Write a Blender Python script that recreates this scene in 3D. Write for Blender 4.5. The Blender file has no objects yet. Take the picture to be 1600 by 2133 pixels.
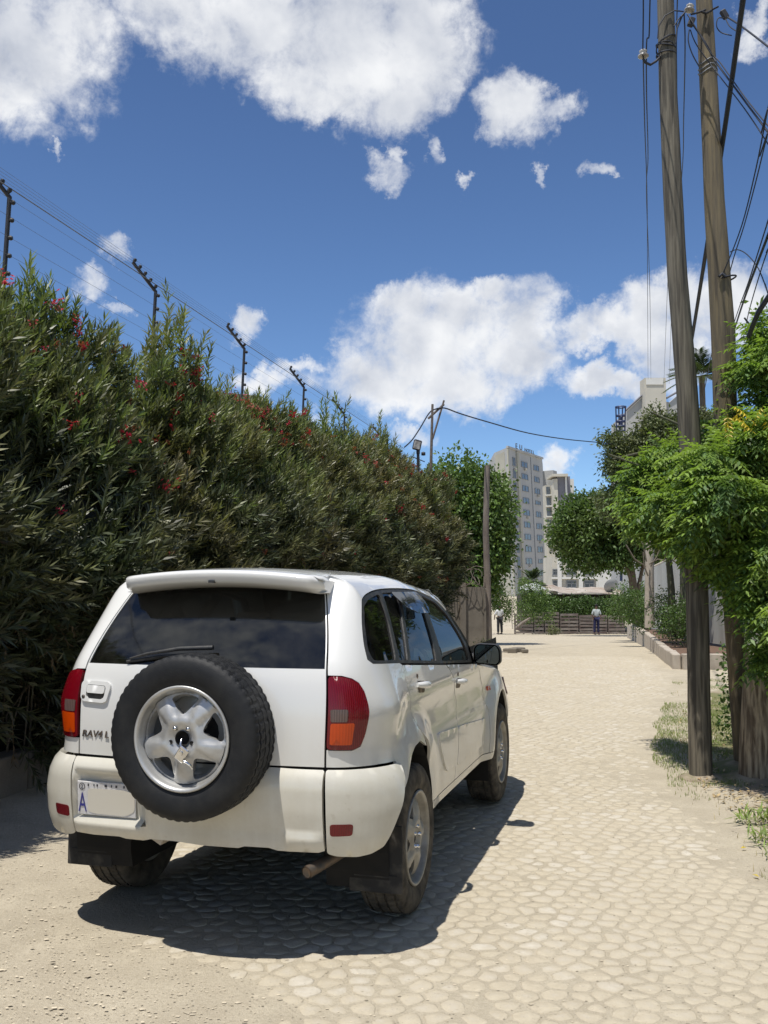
import bpy, math, random
import numpy as np
from mathutils import Vector, Matrix, geometry, noise
random.seed(7); rng = np.random.default_rng(7)
R = math.radians
sc = bpy.context.scene

# ------------------------------------------------------------------ camera
CAM_H, CAM_PITCH, FOC = 1.602, .074, 2000.0
cam = bpy.data.cameras.new('camera'); cam_o = bpy.data.objects.new('camera', cam)
sc.collection.objects.link(cam_o); sc.camera = cam_o
cam.sensor_fit = 'VERTICAL'; cam.sensor_height = 24.0; cam.lens = 24.0 * FOC / 2133.0
cam.clip_start = .05; cam.clip_end = 4000
cam_o.location = (0, 0, CAM_H); cam_o.rotation_euler = (math.pi / 2 + CAM_PITCH, 0, 0)

def at(px, py, Y):
    """the point at distance Y ahead that the survey of the photograph gives for a sighted pixel"""
    u = (px - 800) / FOC; v = (1066.5 - py) / FOC; cp, sp = math.cos(CAM_PITCH), math.sin(CAM_PITCH)
    dy = cp - v * sp
    return Vector((u * Y / dy, Y, CAM_H + (sp + v * cp) * Y / dy))

# ------------------------------------------------------------------ light
SUN_TRAVEL = Vector((.21, .25, -1.0)).normalized()
sun = bpy.data.lights.new('sun', 'SUN'); sun_o = bpy.data.objects.new('sun', sun)
sc.collection.objects.link(sun_o)
sun.energy = 5.0; sun.angle = R(.53); sun.color = (1.0, .955, .88)
sun_o.rotation_euler = SUN_TRAVEL.to_track_quat('-Z', 'Y').to_euler()
SUN_EL = math.asin(-SUN_TRAVEL.z); SUN_AZ = math.atan2(-SUN_TRAVEL.x, -SUN_TRAVEL.y)
sc.view_settings.view_transform = 'Standard'; sc.view_settings.look = 'None'
sc.view_settings.exposure = 0.0; sc.view_settings.gamma = 1.0; sc.view_settings.use_curve_mapping = False

class NT:
    """tiny helper for node trees"""
    def __init__(s, tree): s.t = tree; s.n = tree.nodes; s.l = tree.links
    def new(s, kind, ins=None, **kw):
        n = s.n.new(kind)
        for k, v in kw.items(): setattr(n, k, v)
        for k, v in (ins or {}).items():
            sock = n.inputs[k]
            if isinstance(v, bpy.types.NodeSocket): s.l.new(v, sock)
            else: sock.default_value = v
        return n
    def math(s, op, a, b=None, c=None, clamp=False):
        n = s.n.new('ShaderNodeMath'); n.operation = op; n.use_clamp = clamp
        for i, v in enumerate((a, b, c)):
            if v is None: continue
            if isinstance(v, bpy.types.NodeSocket): s.l.new(v, n.inputs[i])
            else: n.inputs[i].default_value = v
        return n.outputs[0]
    def vec(s, op, a, b=None, scale=None):
        n = s.n.new('ShaderNodeVectorMath'); n.operation = op
        for i, v in enumerate((a, b)):
            if v is None: continue
            if isinstance(v, bpy.types.NodeSocket): s.l.new(v, n.inputs[i])
            else: n.inputs[i].default_value = v
        if scale is not None: n.inputs['Scale'].default_value = scale
        return n.outputs['Value'] if op in ('DOT_PRODUCT', 'LENGTH') else n.outputs[0]
    def mix(s, f, a, b, kind='MIX'):
        n = s.n.new('ShaderNodeMix'); n.data_type = 'RGBA'; n.blend_type = kind
        for i, v in ((0, f), (6, a), (7, b)):
            if isinstance(v, bpy.types.NodeSocket): s.l.new(v, n.inputs[i])
            elif i == 0: n.inputs[0].default_value = v
            else: n.inputs[i].default_value = (*v, 1) if len(v) == 3 else v
        return n.outputs[2]
    def ramp(s, f, stops, interp='LINEAR'):
        n = s.n.new('ShaderNodeValToRGB'); n.color_ramp.interpolation = interp
        e = n.color_ramp.elements
        while len(e) < len(stops): e.new(.5)
        for k, (p, c) in zip(e, stops):
            k.position = p; k.color = (*c, 1) if len(c) == 3 else c
        s.l.new(f, n.inputs[0]); return n.outputs[0]
    def noise(s, vec, scale, detail=4, rough=.55, lac=2.0, dist=0.0):
        n = s.n.new('ShaderNodeTexNoise')
        if vec is not None: s.l.new(vec, n.inputs['Vector'])
        n.inputs['Scale'].default_value = scale; n.inputs['Detail'].default_value = detail
        n.inputs['Roughness'].default_value = rough; n.inputs['Lacunarity'].default_value = lac
        n.inputs['Distortion'].default_value = dist
        return n

# ------------------------------------------------------------------ sky with cumulus
SKY_STRENGTH = .10
CLOUD_BLOBS = [(-21.0, 27.9, 3.7, 3.1, 1.00), (-18.7, 29.8, 2.7, 2.0, 0.75), (-22.1, 25.7, 1.5, 1.2, 0.90), (-12.9, 31.4, 3.5, 2.4, 1.00), (-7.7, 31.0, 4.6, 2.8, 1.00), (-1.8, 30.7, 4.9, 3.8, 1.00), (2.0, 30.9, 2.3, 3.8, 1.00), (-4.7, 28.5, 2.9, 2.0, 1.00), (-3.0, 27.3, 2.0, 1.3, 0.90), (0.9, 27.7, 2.4, 1.8, 0.95), (2.7, 28.3, 1.6, 1.4, 0.80), (8.0, 26.6, 2.2, 1.9, 1.00), (9.1, 27.6, 1.2, 1.2, 0.90), (6.6, 25.7, 1.2, 1.2, 0.90), (10.8, 26.4, 1.2, 1.2, 0.50), (0.0, 24.0, 1.3, 0.9, 0.62), (0.6, 24.8, 0.5, 0.9, 0.55), (2.8, 24.7, 0.6, 1.2, 0.50), (4.9, 23.0, 0.5, 0.5, 0.50), (9.8, 23.1, 0.5, 0.7, 0.50), (12.8, 23.0, 0.8, 0.7, 0.50), (13.6, 22.5, 0.4, 0.4, 0.50), (3.8, 14.0, 5.4, 3.1, 1.00), (1.5, 16.3, 2.1, 1.5, 1.00), (5.2, 15.9, 2.4, 1.5, 1.00), (8.4, 15.7, 2.1, 2.1, 1.00), (-0.3, 12.4, 3.7, 2.1, 1.00), (-2.6, 13.1, 1.6, 1.4, 0.85), (4.6, 11.5, 3.7, 1.7, 1.00), (8.1, 13.4, 2.0, 2.0, 0.95), (7.0, 17.2, 1.4, 0.8, 0.90), (-6.8, 12.4, 1.8, 0.9, 0.80), (-8.5, 15.1, 1.2, 1.1, 0.80), (-5.2, 13.2, 1.3, 0.6, 0.60), (14.0, 14.5, 3.3, 1.1, 0.95), (17.0, 15.3, 2.6, 1.5, 1.00), (19.9, 15.2, 2.5, 2.0, 1.00), (16.9, 13.2, 2.2, 1.8, 0.90), (11.9, 14.2, 1.5, 0.8, 0.80), (13.0, 11.8, 2.4, 0.9, 0.95), (10.4, 6.9, 1.0, 1.0, 0.70), (-16.1, 19.0, 0.9, 0.8, 0.50), (-17.3, 16.9, 1.3, 1.1, 0.58), (-15.9, 15.3, 0.8, 0.6, 0.45), (22.4, 29.0, 0.7, 1.4, 0.60), (-19.6, 23.8, 0.4, 0.3, 0.40), (2.0, 9.0, 1.7, 0.6, 0.50), (-4.0, 9.5, 1.4, 0.6, 0.30)]
def build_world():
    w = bpy.data.worlds.new('World'); sc.world = w; w.use_nodes = True
    t = NT(w.node_tree); t.n.clear()
    sky = t.new('ShaderNodeTexSky', sky_type='NISHITA', sun_disc=False, sun_elevation=SUN_EL, sun_rotation=SUN_AZ,
                altitude=2300.0, air_density=1.0, dust_density=1.2, ozone_density=2.5)
    d = t.vec('NORMALIZE', t.new('ShaderNodeTexCoord').outputs['Generated'])
    w1 = t.vec('SUBTRACT', t.noise(d, 9, 3, .6).outputs['Color'], (.5, .5, .5))
    w2 = t.vec('SUBTRACT', t.noise(d, 30, 6, .68).outputs['Color'], (.5, .5, .5))
    dw = t.vec('ADD', t.vec('ADD', d, t.vec('SCALE', w1, scale=.075)), t.vec('SCALE', w2, scale=.055))
    field = None
    for az, el, a, b, wgt in CLOUD_BLOBS:
        A, E = R(az), R(el)
        rt = (math.cos(A), -math.sin(A), 0); up = (-math.sin(A) * math.sin(E), -math.cos(A) * math.sin(E), math.cos(E))
        qa, qb = 1 / math.sin(R(a * 1.12)), 1 / math.sin(R(b * 1.12))
        x = t.vec('DOT_PRODUCT', dw, tuple(v * qa for v in rt)); y = t.vec('DOT_PRODUCT', dw, tuple(v * qb for v in up))
        v = t.math('MULTIPLY_ADD', x, x, t.math('MULTIPLY', y, y))
        v = t.math('SUBTRACT', wgt, v)
        field = v if field is None else t.math('SMOOTH_MAX', field, v, .25)
    # the same weather goes on outside the view
    ax = (0, math.cos(.25), math.sin(.25))
    off = t.math('SUBTRACT', .93, t.vec('DOT_PRODUCT', d, ax))             # grows away from the view axis
    far = t.math('MULTIPLY', off, 14, clamp=True)
    gen = t.math('MULTIPLY_ADD', t.noise(dw, 3.2, 4, .55).outputs[0], 7.0, -3.9)
    gen = t.math('SUBTRACT', t.math('MULTIPLY', far, t.math('ADD', gen, 2.0)), 2.0)
    ahead = t.math('GREATER_THAN', t.new('ShaderNodeSeparateXYZ', {0: d}).outputs['Y'], .2)
    field = t.math('SUBTRACT', t.math('MULTIPLY', ahead, t.math('ADD', field, 3.0)), 3.0)
    field = t.math('MAXIMUM', field, gen)
    n_a = t.noise(d, 26, 8, .62, dist=.25).outputs[0]
    n_b = t.noise(d, 90, 5, .65).outputs[0]
    det = t.math('ADD', t.math('MULTIPLY_ADD', n_a, 3.0, -1.52), t.math('MULTIPLY_ADD', n_b, .7, -.35))
    dens = t.math('ADD', t.math('MULTIPLY', field, 1.25), det)
    mask = t.new('ShaderNodeMapRange', {0: dens, 1: -.62, 2: 1.25, 3: 0.0, 4: 1.0}, interpolation_type='SMOOTHSTEP').outputs[0]
    # relief: detail seen again a little towards the sun
    d2 = t.vec('ADD', d, (-.010, -.003, .020))
    n_e = t.noise(d, 13, 4, .5, dist=.2).outputs[0]; n_c = t.noise(d2, 13, 4, .5, dist=.2).outputs[0]
    n_d = t.noise(dw, 11, 4, .5).outputs[0]
    rel = t.math('SUBTRACT', n_e, n_c)
    thick = t.new('ShaderNodeMapRange', {0: field, 1: .15, 2: 1.1, 3: 0.0, 4: 1.0}, interpolation_type='SMOOTHSTEP').outputs[0]
    low = t.math('MULTIPLY', thick, t.math('MULTIPLY_ADD', n_d, 1.7, -.32, clamp=True))
    lum = t.math('ADD', t.math('MULTIPLY_ADD', low, -.34, .96), t.math('MULTIPLY', rel, .75))
    lum = t.math('MINIMUM', t.math('MAXIMUM', lum, .42), 1.0)
    cloud = t.ramp(lum, [(.35, (.335, .375, .46)), (.68, (.60, .635, .71)), (1.0, (.95, .96, .975))])
    el_ = t.new('ShaderNodeMapRange', {0: t.new('ShaderNodeSeparateXYZ', {0: d}).outputs['Z'], 1: .08, 2: .48, 3: 1.14, 4: .90}).outputs[0]
    cl = t.vec('SCALE', cloud, scale=1.0 / SKY_STRENGTH)
    tint = t.mix(1.0, sky.outputs[0], (.97, 1.15, 1.34), 'MULTIPLY')
    tint = t.mix(1.0, tint, t.new('ShaderNodeCombineColor', {0: el_, 1: el_, 2: t.math('MULTIPLY_ADD', el_, .75, .25)}).outputs[0], 'MULTIPLY')
    col = t.mix(t.math('MULTIPLY', mask, .97), tint, cl)
    bg = t.new('ShaderNodeBackground', {0: col, 1: SKY_STRENGTH})
    t.l.new(bg.outputs[0], t.new('ShaderNodeOutputWorld').inputs[0])
    w.cycles.sampling_method = 'MANUAL'; w.cycles.sample_map_resolution = 512
build_world()
sc.cycles.max_bounces = 6; sc.cycles.diffuse_bounces = 3; sc.cycles.glossy_bounces = 3
sc.cycles.transmission_bounces = 6; sc.cycles.transparent_max_bounces = 12
sc.cycles.use_denoising = True
sc.cycles.caustics_reflective = False; sc.cycles.caustics_refractive = False

# ------------------------------------------------------------------ materials
def pm(name, c1, c2=None, rough=.7, scale=8.0, detail=5, bump=0.0, bscale=60.0, metal=0.0, spec=.5, coat=0.0, mix=(.35, .65),
       c3=None, scale3=1.5, mix3=(.45, .7), stretch=None, trans=0.0, island=0.0, coords='Object', rvar=0.0):
    m = bpy.data.materials.new(name); m.use_nodes = True
    t = NT(m.node_tree); t.n.clear()
    tc = t.new('ShaderNodeTexCoord').outputs[coords]
    if stretch: tc = t.new('ShaderNodeMapping', {'Vector': tc, 'Scale': stretch}).outputs[0]
    col = None
    if c2 is None: c2 = tuple(v * .8 for v in c1)
    nz = t.noise(tc, scale, detail).outputs[0]
    f = t.new('ShaderNodeMapRange', {0: nz, 1: mix[0], 2: mix[1]}).outputs[0]
    col = t.mix(f, c1, c2)
    if c3:
        f3 = t.new('ShaderNodeMapRange', {0: t.noise(tc, scale3, 4).outputs[0], 1: mix3[0], 2: mix3[1]}).outputs[0]
        col = t.mix(f3, col, c3)
    if island:
        rnd = t.new('ShaderNodeNewGeometry').outputs['Random Per Island']
        k = t.math('MULTIPLY_ADD', rnd, 2 * island, 1 - island)
        col = t.mix(1.0, col, t.new('ShaderNodeCombineColor', {0: k, 1: k, 2: k}).outputs[0], 'MULTIPLY')
    bs = t.new('ShaderNodeBsdfPrincipled', {'Base Color': col, 'Roughness': rough, 'Metallic': metal, 'Specular IOR Level': spec, 'Coat Weight': coat, 'Coat Roughness': .06})
    if rvar: t.l.new(t.math('MULTIPLY_ADD', nz, rvar, rough - rvar * .5), bs.inputs['Roughness'])
    if bump:
        nb = t.noise(tc, bscale, 6, .6).outputs[0]
        t.l.new(t.new('ShaderNodeBump', {'Height': nb, 'Strength': bump, 'Distance': .02}).outputs[0], bs.inputs['Normal'])
    out = t.new('ShaderNodeOutputMaterial')
    if trans:
        tr = t.new('ShaderNodeBsdfTranslucent', {0: t.mix(1.0, col, (1.25, 1.35, .6), 'MULTIPLY')})
        mx = t.new('ShaderNodeMixShader', {0: trans}); t.l.new(bs.outputs[0], mx.inputs[1]); t.l.new(tr.outputs[0], mx.inputs[2])
        t.l.new(mx.outputs[0], out.inputs[0])
    else: t.l.new(bs.outputs[0], out.inputs[0])
    return m

def glass(name, tint, gloss_rough=.02, add=0.0, ior=1.5):
    """thin tinted pane: what lies behind shows through the tint, sky and surroundings reflect off it"""
    m = bpy.data.materials.new(name); m.use_nodes = True
    t = NT(m.node_tree); t.n.clear()
    tr = t.new('ShaderNodeBsdfTransparent', {0: (*tint, 1)})
    gl = t.new('ShaderNodeBsdfGlossy', {0: (.9, .95, 1, 1), 'Roughness': gloss_rough})
    fr = t.new('ShaderNodeFresnel', {0: ior}).outputs[0]
    dirt = t.new('ShaderNodeBsdfDiffuse', {0: (.42, .40, .34, 1)})
    nz = t.noise(t.new('ShaderNodeTexCoord').outputs['Object'], 5.0, 6, .65).outputs[0]
    mx = t.new('ShaderNodeMixShader', {0: t.math('ADD', fr, add)})
    t.l.new(tr.outputs[0], mx.inputs[1]); t.l.new(gl.outputs[0], mx.inputs[2])
    m2 = t.new('ShaderNodeMixShader', {0: t.new('ShaderNodeMapRange', {0: nz, 1: .38, 2: .8, 3: .004, 4: .05}).outputs[0]})
    t.l.new(mx.outputs[0], m2.inputs[1]); t.l.new(dirt.outputs[0], m2.inputs[2])
    t.l.new(m2.outputs[0], t.new('ShaderNodeOutputMaterial').inputs[0])
    return m

def paint(name, base, dust_col, dust_lo, dust_hi, rough=.32):
    """car paint: coat over white, road dust that thickens towards the sills"""
    m = bpy.data.materials.new(name); m.use_nodes = True
    t = NT(m.node_tree); t.n.clear()
    tc = t.new('ShaderNodeTexCoord').outputs['Object']
    z = t.new('ShaderNodeSeparateXYZ', {0: tc}).outputs['Z']
    hgt = t.new('ShaderNodeMapRange', {0: z, 1: 1.05, 2: .40, 3: dust_lo, 4: dust_hi}).outputs[0]
    nz = t.noise(tc, 3.2, 7, .68).outputs[0]; fine = t.noise(tc, 60, 4, .6).outputs[0]
    streak = t.noise(t.new('ShaderNodeMapping', {'Vector': tc, 'Scale': (9, 9, .9)}).outputs[0], 2.5, 5, .6).outputs[0]
    k = t.math('MULTIPLY', hgt, t.math('ADD', t.math('MULTIPLY_ADD', nz, 1.5, -.05), t.math('MULTIPLY_ADD', streak, .7, -.35)), clamp=True)
    k = t.math('MULTIPLY', k, t.math('MULTIPLY_ADD', fine, .5, .75), clamp=True)
    col = t.mix(k, base, dust_col)
    spk = t.new('ShaderNodeMapRange', {0: t.noise(tc, 24, 3, .5).outputs[0], 1: .66, 2: .76, 3: 0.0, 4: .30}).outputs[0]
    col = t.mix(t.math('MULTIPLY', spk, hgt), col, (.30, .25, .16))
    bs = t.new('ShaderNodeBsdfPrincipled', {'Base Color': col, 'Roughness': t.math('MULTIPLY_ADD', k, .35, rough), 'Specular IOR Level': .4,
        'Coat Weight': t.math('MULTIPLY_ADD', k, -.6, 1.0, clamp=True), 'Coat Roughness': .035})
    wob = t.new('ShaderNodeBump', {'Height': t.noise(tc, 2.2, 2, .4).outputs[0], 'Strength': .05, 'Distance': .05}).outputs[0]
    t.l.new(wob, bs.inputs['Normal']); t.l.new(wob, bs.inputs['Coat Normal'])
    t.l.new(bs.outputs[0], t.new('ShaderNodeOutputMaterial').inputs[0])
    return m

M = {}
M['paint'] = paint('white_paint', (.70, .70, .68), (.54, .495, .40), .06, .90, .30)
M['bumper'] = paint('cream_bumper_paint', (.66, .645, .575), (.49, .45, .36), .28, .85, .38)
M['black_plastic'] = pm('black_plastic', (.022, .023, .025), (.05, .048, .045), rough=.5, scale=30, bump=.1, bscale=300)
M['dusty_black'] = pm('dusty_black', (.018, .018, .018), (.10, .09, .075), rough=.85, scale=12, mix=(.45, .85))
M['under'] = pm('underbody_black', (.006, .006, .006), (.014, .013, .012), rough=.9, scale=8)
M['rubber'] = pm('tyre_rubber', (.009, .010, .012), (.026, .026, .025), rough=.62, scale=14, mix=(.4, .9), bump=.12, bscale=180, spec=.35)
M['dusty_rubber'] = pm('dusty_tyre_rubber', (.045, .041, .036), (.16, .14, .11), rough=.9, scale=16, mix=(.35, .8), bump=.2, bscale=160, spec=.2)
M['alloy'] = pm('alloy', (.50, .50, .49), (.27, .26, .24), rough=.40, scale=7, metal=.5, mix=(.45, .8), bump=.04, bscale=200, rvar=.2)
M['alloy_dusty'] = pm('dusty_alloy', (.36, .345, .31), (.22, .20, .165), rough=.55, scale=12, metal=.35, mix=(.4, .75), rvar=.2)
M['chrome'] = pm('chrome', (.75, .75, .75), (.6, .6, .6), rough=.16, scale=20, metal=1.0)
M['steel_dark'] = pm('dark_steel', (.09, .085, .08), (.17, .12, .08), rough=.55, scale=30, metal=.6)
M['rear_glass'] = glass('rear_window_glass', (.025, .035, .04), .05, .025, 1.4)
M['side_glass'] = glass('side_window_glass', (.15, .17, .165), .02, -.02, 1.2)
M['dark_glass'] = glass('privacy_glass', (.05, .055, .06), .02, -.02, 1.2)
M['visor'] = glass('smoked_visor', (.08, .07, .09), .05, .0, 1.3)
M['seat'] = pm('seat_cloth', (.16, .155, .15), (.11, .105, .10), rough=.95, scale=40)
M['interior'] = pm('interior_trim', (.07, .07, .07), (.10, .10, .095), rough=.8, scale=20)
def lens(name, col, rib=0.0, rough=.10, back=.35):
    m = bpy.data.materials.new(name); m.use_nodes = True
    t = NT(m.node_tree); t.n.clear()
    tc = t.new('ShaderNodeTexCoord').outputs['Object']
    nz = t.noise(tc, 30, 4).outputs[0]
    colr = t.mix(t.math('MULTIPLY', nz, .6), col, tuple(v * .45 for v in col))
    bs = t.new('ShaderNodeBsdfPrincipled', {'Base Color': colr, 'Roughness': rough + .12, 'Coat Weight': .45, 'Coat Roughness': .04, 'Specular IOR Level': .3, 'Subsurface Weight': 0.0})
    if rib:
        wv = t.new('ShaderNodeTexWave', {'Vector': tc, 'Scale': rib, 'Distortion': 0.0}, bands_direction='X', wave_profile='SIN')
        t.l.new(t.new('ShaderNodeBump', {'Height': wv.outputs[1], 'Strength': .25, 'Distance': .004}).outputs[0], bs.inputs['Normal'])
        k = t.mix(t.math('MULTIPLY', wv.outputs[1], .55), col, tuple(v * .35 for v in col)); t.l.new(k, bs.inputs['Base Color'])
    t.l.new(bs.outputs[0], t.new('ShaderNodeOutputMaterial').inputs[0]); return m
M['lens_red'] = lens('red_lens', (.17, .002, .008), 45)
M['lens_amber'] = lens('amber_lens', (.62, .065, .002), 55)
M['lens_clear'] = lens('smoky_clear_lens', (.13, .085, .075), 30)
M['plate'] = pm('number_plate', (.62, .61, .62), (.50, .49, .48), rough=.4, scale=30)
M['plate_field'] = pm('plate_field', (.60, .565, .485), (.59, .555, .475), rough=.6, scale=3)
M['plate_blue'] = pm('plate_blue', (.03, .03, .22), (.04, .04, .18), rough=.5)
M['plate_black'] = pm('plate_black', (.03, .03, .04), rough=.5)
M['decal'] = pm('faded_decal', (.50, .455, .35), (.60, .57, .47), rough=.5, scale=14, mix=(.3, .7))
M['decal_dark'] = pm('dark_decal', (.24, .22, .18), (.42, .38, .30), rough=.5, scale=14)
M['wood'] = pm('weathered_pole_wood', (.185, .163, .122), (.092, .080, .060), rough=.85, scale=5, stretch=(9, 9, .5), bump=.5, bscale=7, mix=(.35, .62), c3=(.06, .052, .040), scale3=2.6, mix3=(.50, .62))
M['wood_yellow'] = pm('yellowed_pole_wood', (.20, .158, .09), (.115, .095, .066), rough=.85, scale=5, stretch=(8, 8, .45), bump=.5, bscale=7, mix=(.35, .65), c3=(.08, .065, .045), scale3=2.2, mix3=(.52, .64))
M['wood_stump'] = pm('stump_wood', (.40, .33, .23), (.10, .07, .045), rough=.9, scale=4, stretch=(7, 7, .7), bump=.6, bscale=6, mix=(.42, .6), c3=(.13, .10, .07), scale3=5)
M['old_timber'] = pm('old_timber', (.26, .22, .18), (.15, .12, .10), rough=.9, scale=6, stretch=(1, 1, .3), bump=.3)
M['cable'] = pm('black_cable', (.018, .022, .035), rough=.6)
M['wire_steel'] = pm('steel_wire', (.20, .21, .23), rough=.5, metal=.3)
M['porcelain'] = pm('porcelain', (.62, .60, .56), (.25, .22, .20), rough=.25, scale=10)
M['dark_metal'] = pm('dark_painted_metal', (.014, .014, .02), (.03, .028, .03), rough=.55, scale=30)
M['rust'] = pm('rusty_iron', (.11, .085, .07), (.18, .15, .125), rough=.8, scale=22)
M['concrete'] = pm('concrete', (.215, .19, .155), (.16, .14, .115), rough=.9, scale=4, bump=.25, bscale=50, c3=(.17, .15, .12), scale3=1.1)
M['concrete_pale'] = pm('pale_concrete', (.46, .41, .345), (.36, .315, .26), rough=.9, scale=5, bump=.2, bscale=40)
M['concrete_dark'] = pm('dark_render', (.10, .10, .105), (.14, .135, .13), rough=.85, scale=3)
M['tower_wall'] = pm('grey_render', (.47, .47, .455), (.39, .39, .38), rough=.9, scale=.22, mix=(.3, .7), stretch=(1, 1, .35), coords='Object')
M['tower_side'] = pm('yellow_grey_render', (.47, .455, .38), (.40, .385, .32), rough=.9, scale=.2)
M['cream'] = pm('cream_render', (.56, .53, .45), (.48, .45, .38), rough=.85, scale=.5)
M['white_wall'] = pm('white_render', (.70, .69, .65), (.62, .61, .57), rough=.85, scale=.5)
M['blue_grey'] = pm('blue_grey_render', (.20, .20, .225), (.17, .17, .19), rough=.85, scale=.4)
M['pale_wall'] = pm('pale_sheet_wall', (.46, .46, .44), (.38, .38, .365), rough=.7, scale=.7, stretch=(1, 1, .4), c3=(.30, .29, .26), scale3=.8)
M['window_dark'] = pm('far_window', (.07, .08, .09), (.16, .18, .20), rough=.15, scale=.9)
M['window_frame'] = pm('far_window_frame', (.25, .26, .27), rough=.6)
M['blue_paint'] = pm('blue_paint', (.015, .025, .07), (.02, .03, .09), rough=.5)
M['roof_sheet'] = pm('rusty_roof_sheet', (.42, .38, .33), (.28, .21, .16), rough=.7, scale=1.2, mix=(.4, .65))
M['tarp'] = pm('pale_tarp', (.60, .61, .60), (.42, .44, .45), rough=.6, scale=1.3, bump=.4, bscale=4)
M['dark_inside'] = pm('dark_shack_wall', (.035, .03, .027), (.06, .05, .04), rough=.9, scale=3)
M['pallet'] = pm('pallet_board', (.26, .235, .21), (.13, .10, .09), rough=.9, scale=5, stretch=(.4, 1, 3), c3=(.09, .06, .055), scale3=2, island=.2)
M['bark'] = pm('bark', (.17, .135, .10), (.09, .07, .05), rough=.95, scale=9, stretch=(3, 3, .8), bump=.6, bscale=14)
M['bark_green'] = pm('mossy_bark', (.11, .12, .075), (.08, .075, .05), rough=.95, scale=7, stretch=(3, 3, .8), bump=.5, bscale=14)
M['twig'] = pm('dry_twig', (.20, .17, .13), (.12, .10, .075), rough=.9, scale=20)
M['soil'] = pm('red_soil', (.17, .10, .065), (.10, .065, .045), rough=1, scale=5, bump=.8, bscale=18)
def leafmat(name, c1, c2, island=.35, trans=.25, rough=.42, scale=2.0, c3=None, spec=.5):
    return pm(name, c1, c2, rough=rough, scale=scale, island=island, trans=trans, c3=c3, scale3=.7, spec=spec)
M['oleander'] = leafmat('oleander_leaf', (.105, .130, .056), (.150, .155, .074), .50, .18, .42, 1.2, c3=(.165, .145, .075), spec=.4)
M['oleander_shaded'] = leafmat('shaded_oleander_leaf', (.052, .070, .034), (.080, .092, .046), .50, .12, .48, 1.2, c3=(.10, .092, .05), spec=.4)  # darker copy of the leaf: shade of the lower hedge put into its colour
M['oleander_young'] = leafmat('young_oleander_leaf', (.135, .185, .070), (.19, .215, .09), .4, .28, .45, 1.0, c3=(.24, .20, .095), spec=.35)
M['oleander_dry'] = leafmat('dry_oleander_leaf', (.17, .12, .065), (.11, .085, .05), .35, .15, .6)
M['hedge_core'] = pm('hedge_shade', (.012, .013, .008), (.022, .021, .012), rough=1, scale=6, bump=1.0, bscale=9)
M['flower'] = leafmat('red_petal', (.55, .035, .09), (.42, .025, .05), .25, .3, .6)
M['flower_rust'] = leafmat('fading_petal', (.40, .10, .08), (.32, .12, .07), .3, .3, .6)
M['melia'] = leafmat('pinnate_leaf', (.17, .27, .055), (.26, .36, .09), .35, .40, .45, 2.5, spec=.3)
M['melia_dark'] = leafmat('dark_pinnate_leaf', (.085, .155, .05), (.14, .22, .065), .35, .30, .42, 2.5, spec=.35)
M['yellow_leaf'] = leafmat('yellow_leaf', (.60, .44, .035), (.66, .52, .07), .15, .35, .5)
M['tree_leaf'] = leafmat('tree_leaf', (.10, .17, .038), (.14, .21, .055), .45, .25, .5, .5)
M['tree_leaf_dark'] = leafmat('dark_tree_leaf', (.070, .125, .028), (.11, .165, .040), .45, .28, .55, .4)
M['conifer'] = leafmat('feathery_leaf', (.085, .125, .045), (.13, .14, .05), .4, .2, .6, .4)
M['palm'] = leafmat('palm_leaf', (.05, .085, .03), (.08, .11, .04), .35, .2, .5)
M['shrub'] = leafmat('shrub_leaf', (.085, .15, .030), (.06, .11, .03), .4, .25, .45, .8)
M['grass'] = leafmat('grass_blade', (.15, .24, .045), (.25, .28, .09), .35, .3, .6, 1.0)
M['dry_grass'] = leafmat('dry_grass_blade', (.40, .34, .19), (.28, .23, .13), .3, .2, .8)
M['litter'] = leafmat('fallen_leaf', (.30, .20, .10), (.45, .36, .20), .45, .1, .8, 3)
M['skin'] = pm('dark_skin', (.12, .065, .04), (.10, .055, .035), rough=.6)
M['hair'] = pm('black_hair', (.012, .011, .01), rough=.8)
M['shirt_white'] = pm('white_cloth', (.68, .68, .67), (.6, .6, .6), rough=.9)
M['shirt_grey'] = pm('pale_grey_cloth', (.46, .50, .50), (.38, .42, .42), rough=.9)
M['trousers_dark'] = pm('charcoal_cloth', (.03, .03, .035), rough=.9)
M['trousers_blue'] = pm('navy_cloth', (.018, .02, .075), rough=.9)
M['shoe'] = pm('black_shoe', (.012, .012, .014), rough=.6)
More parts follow.
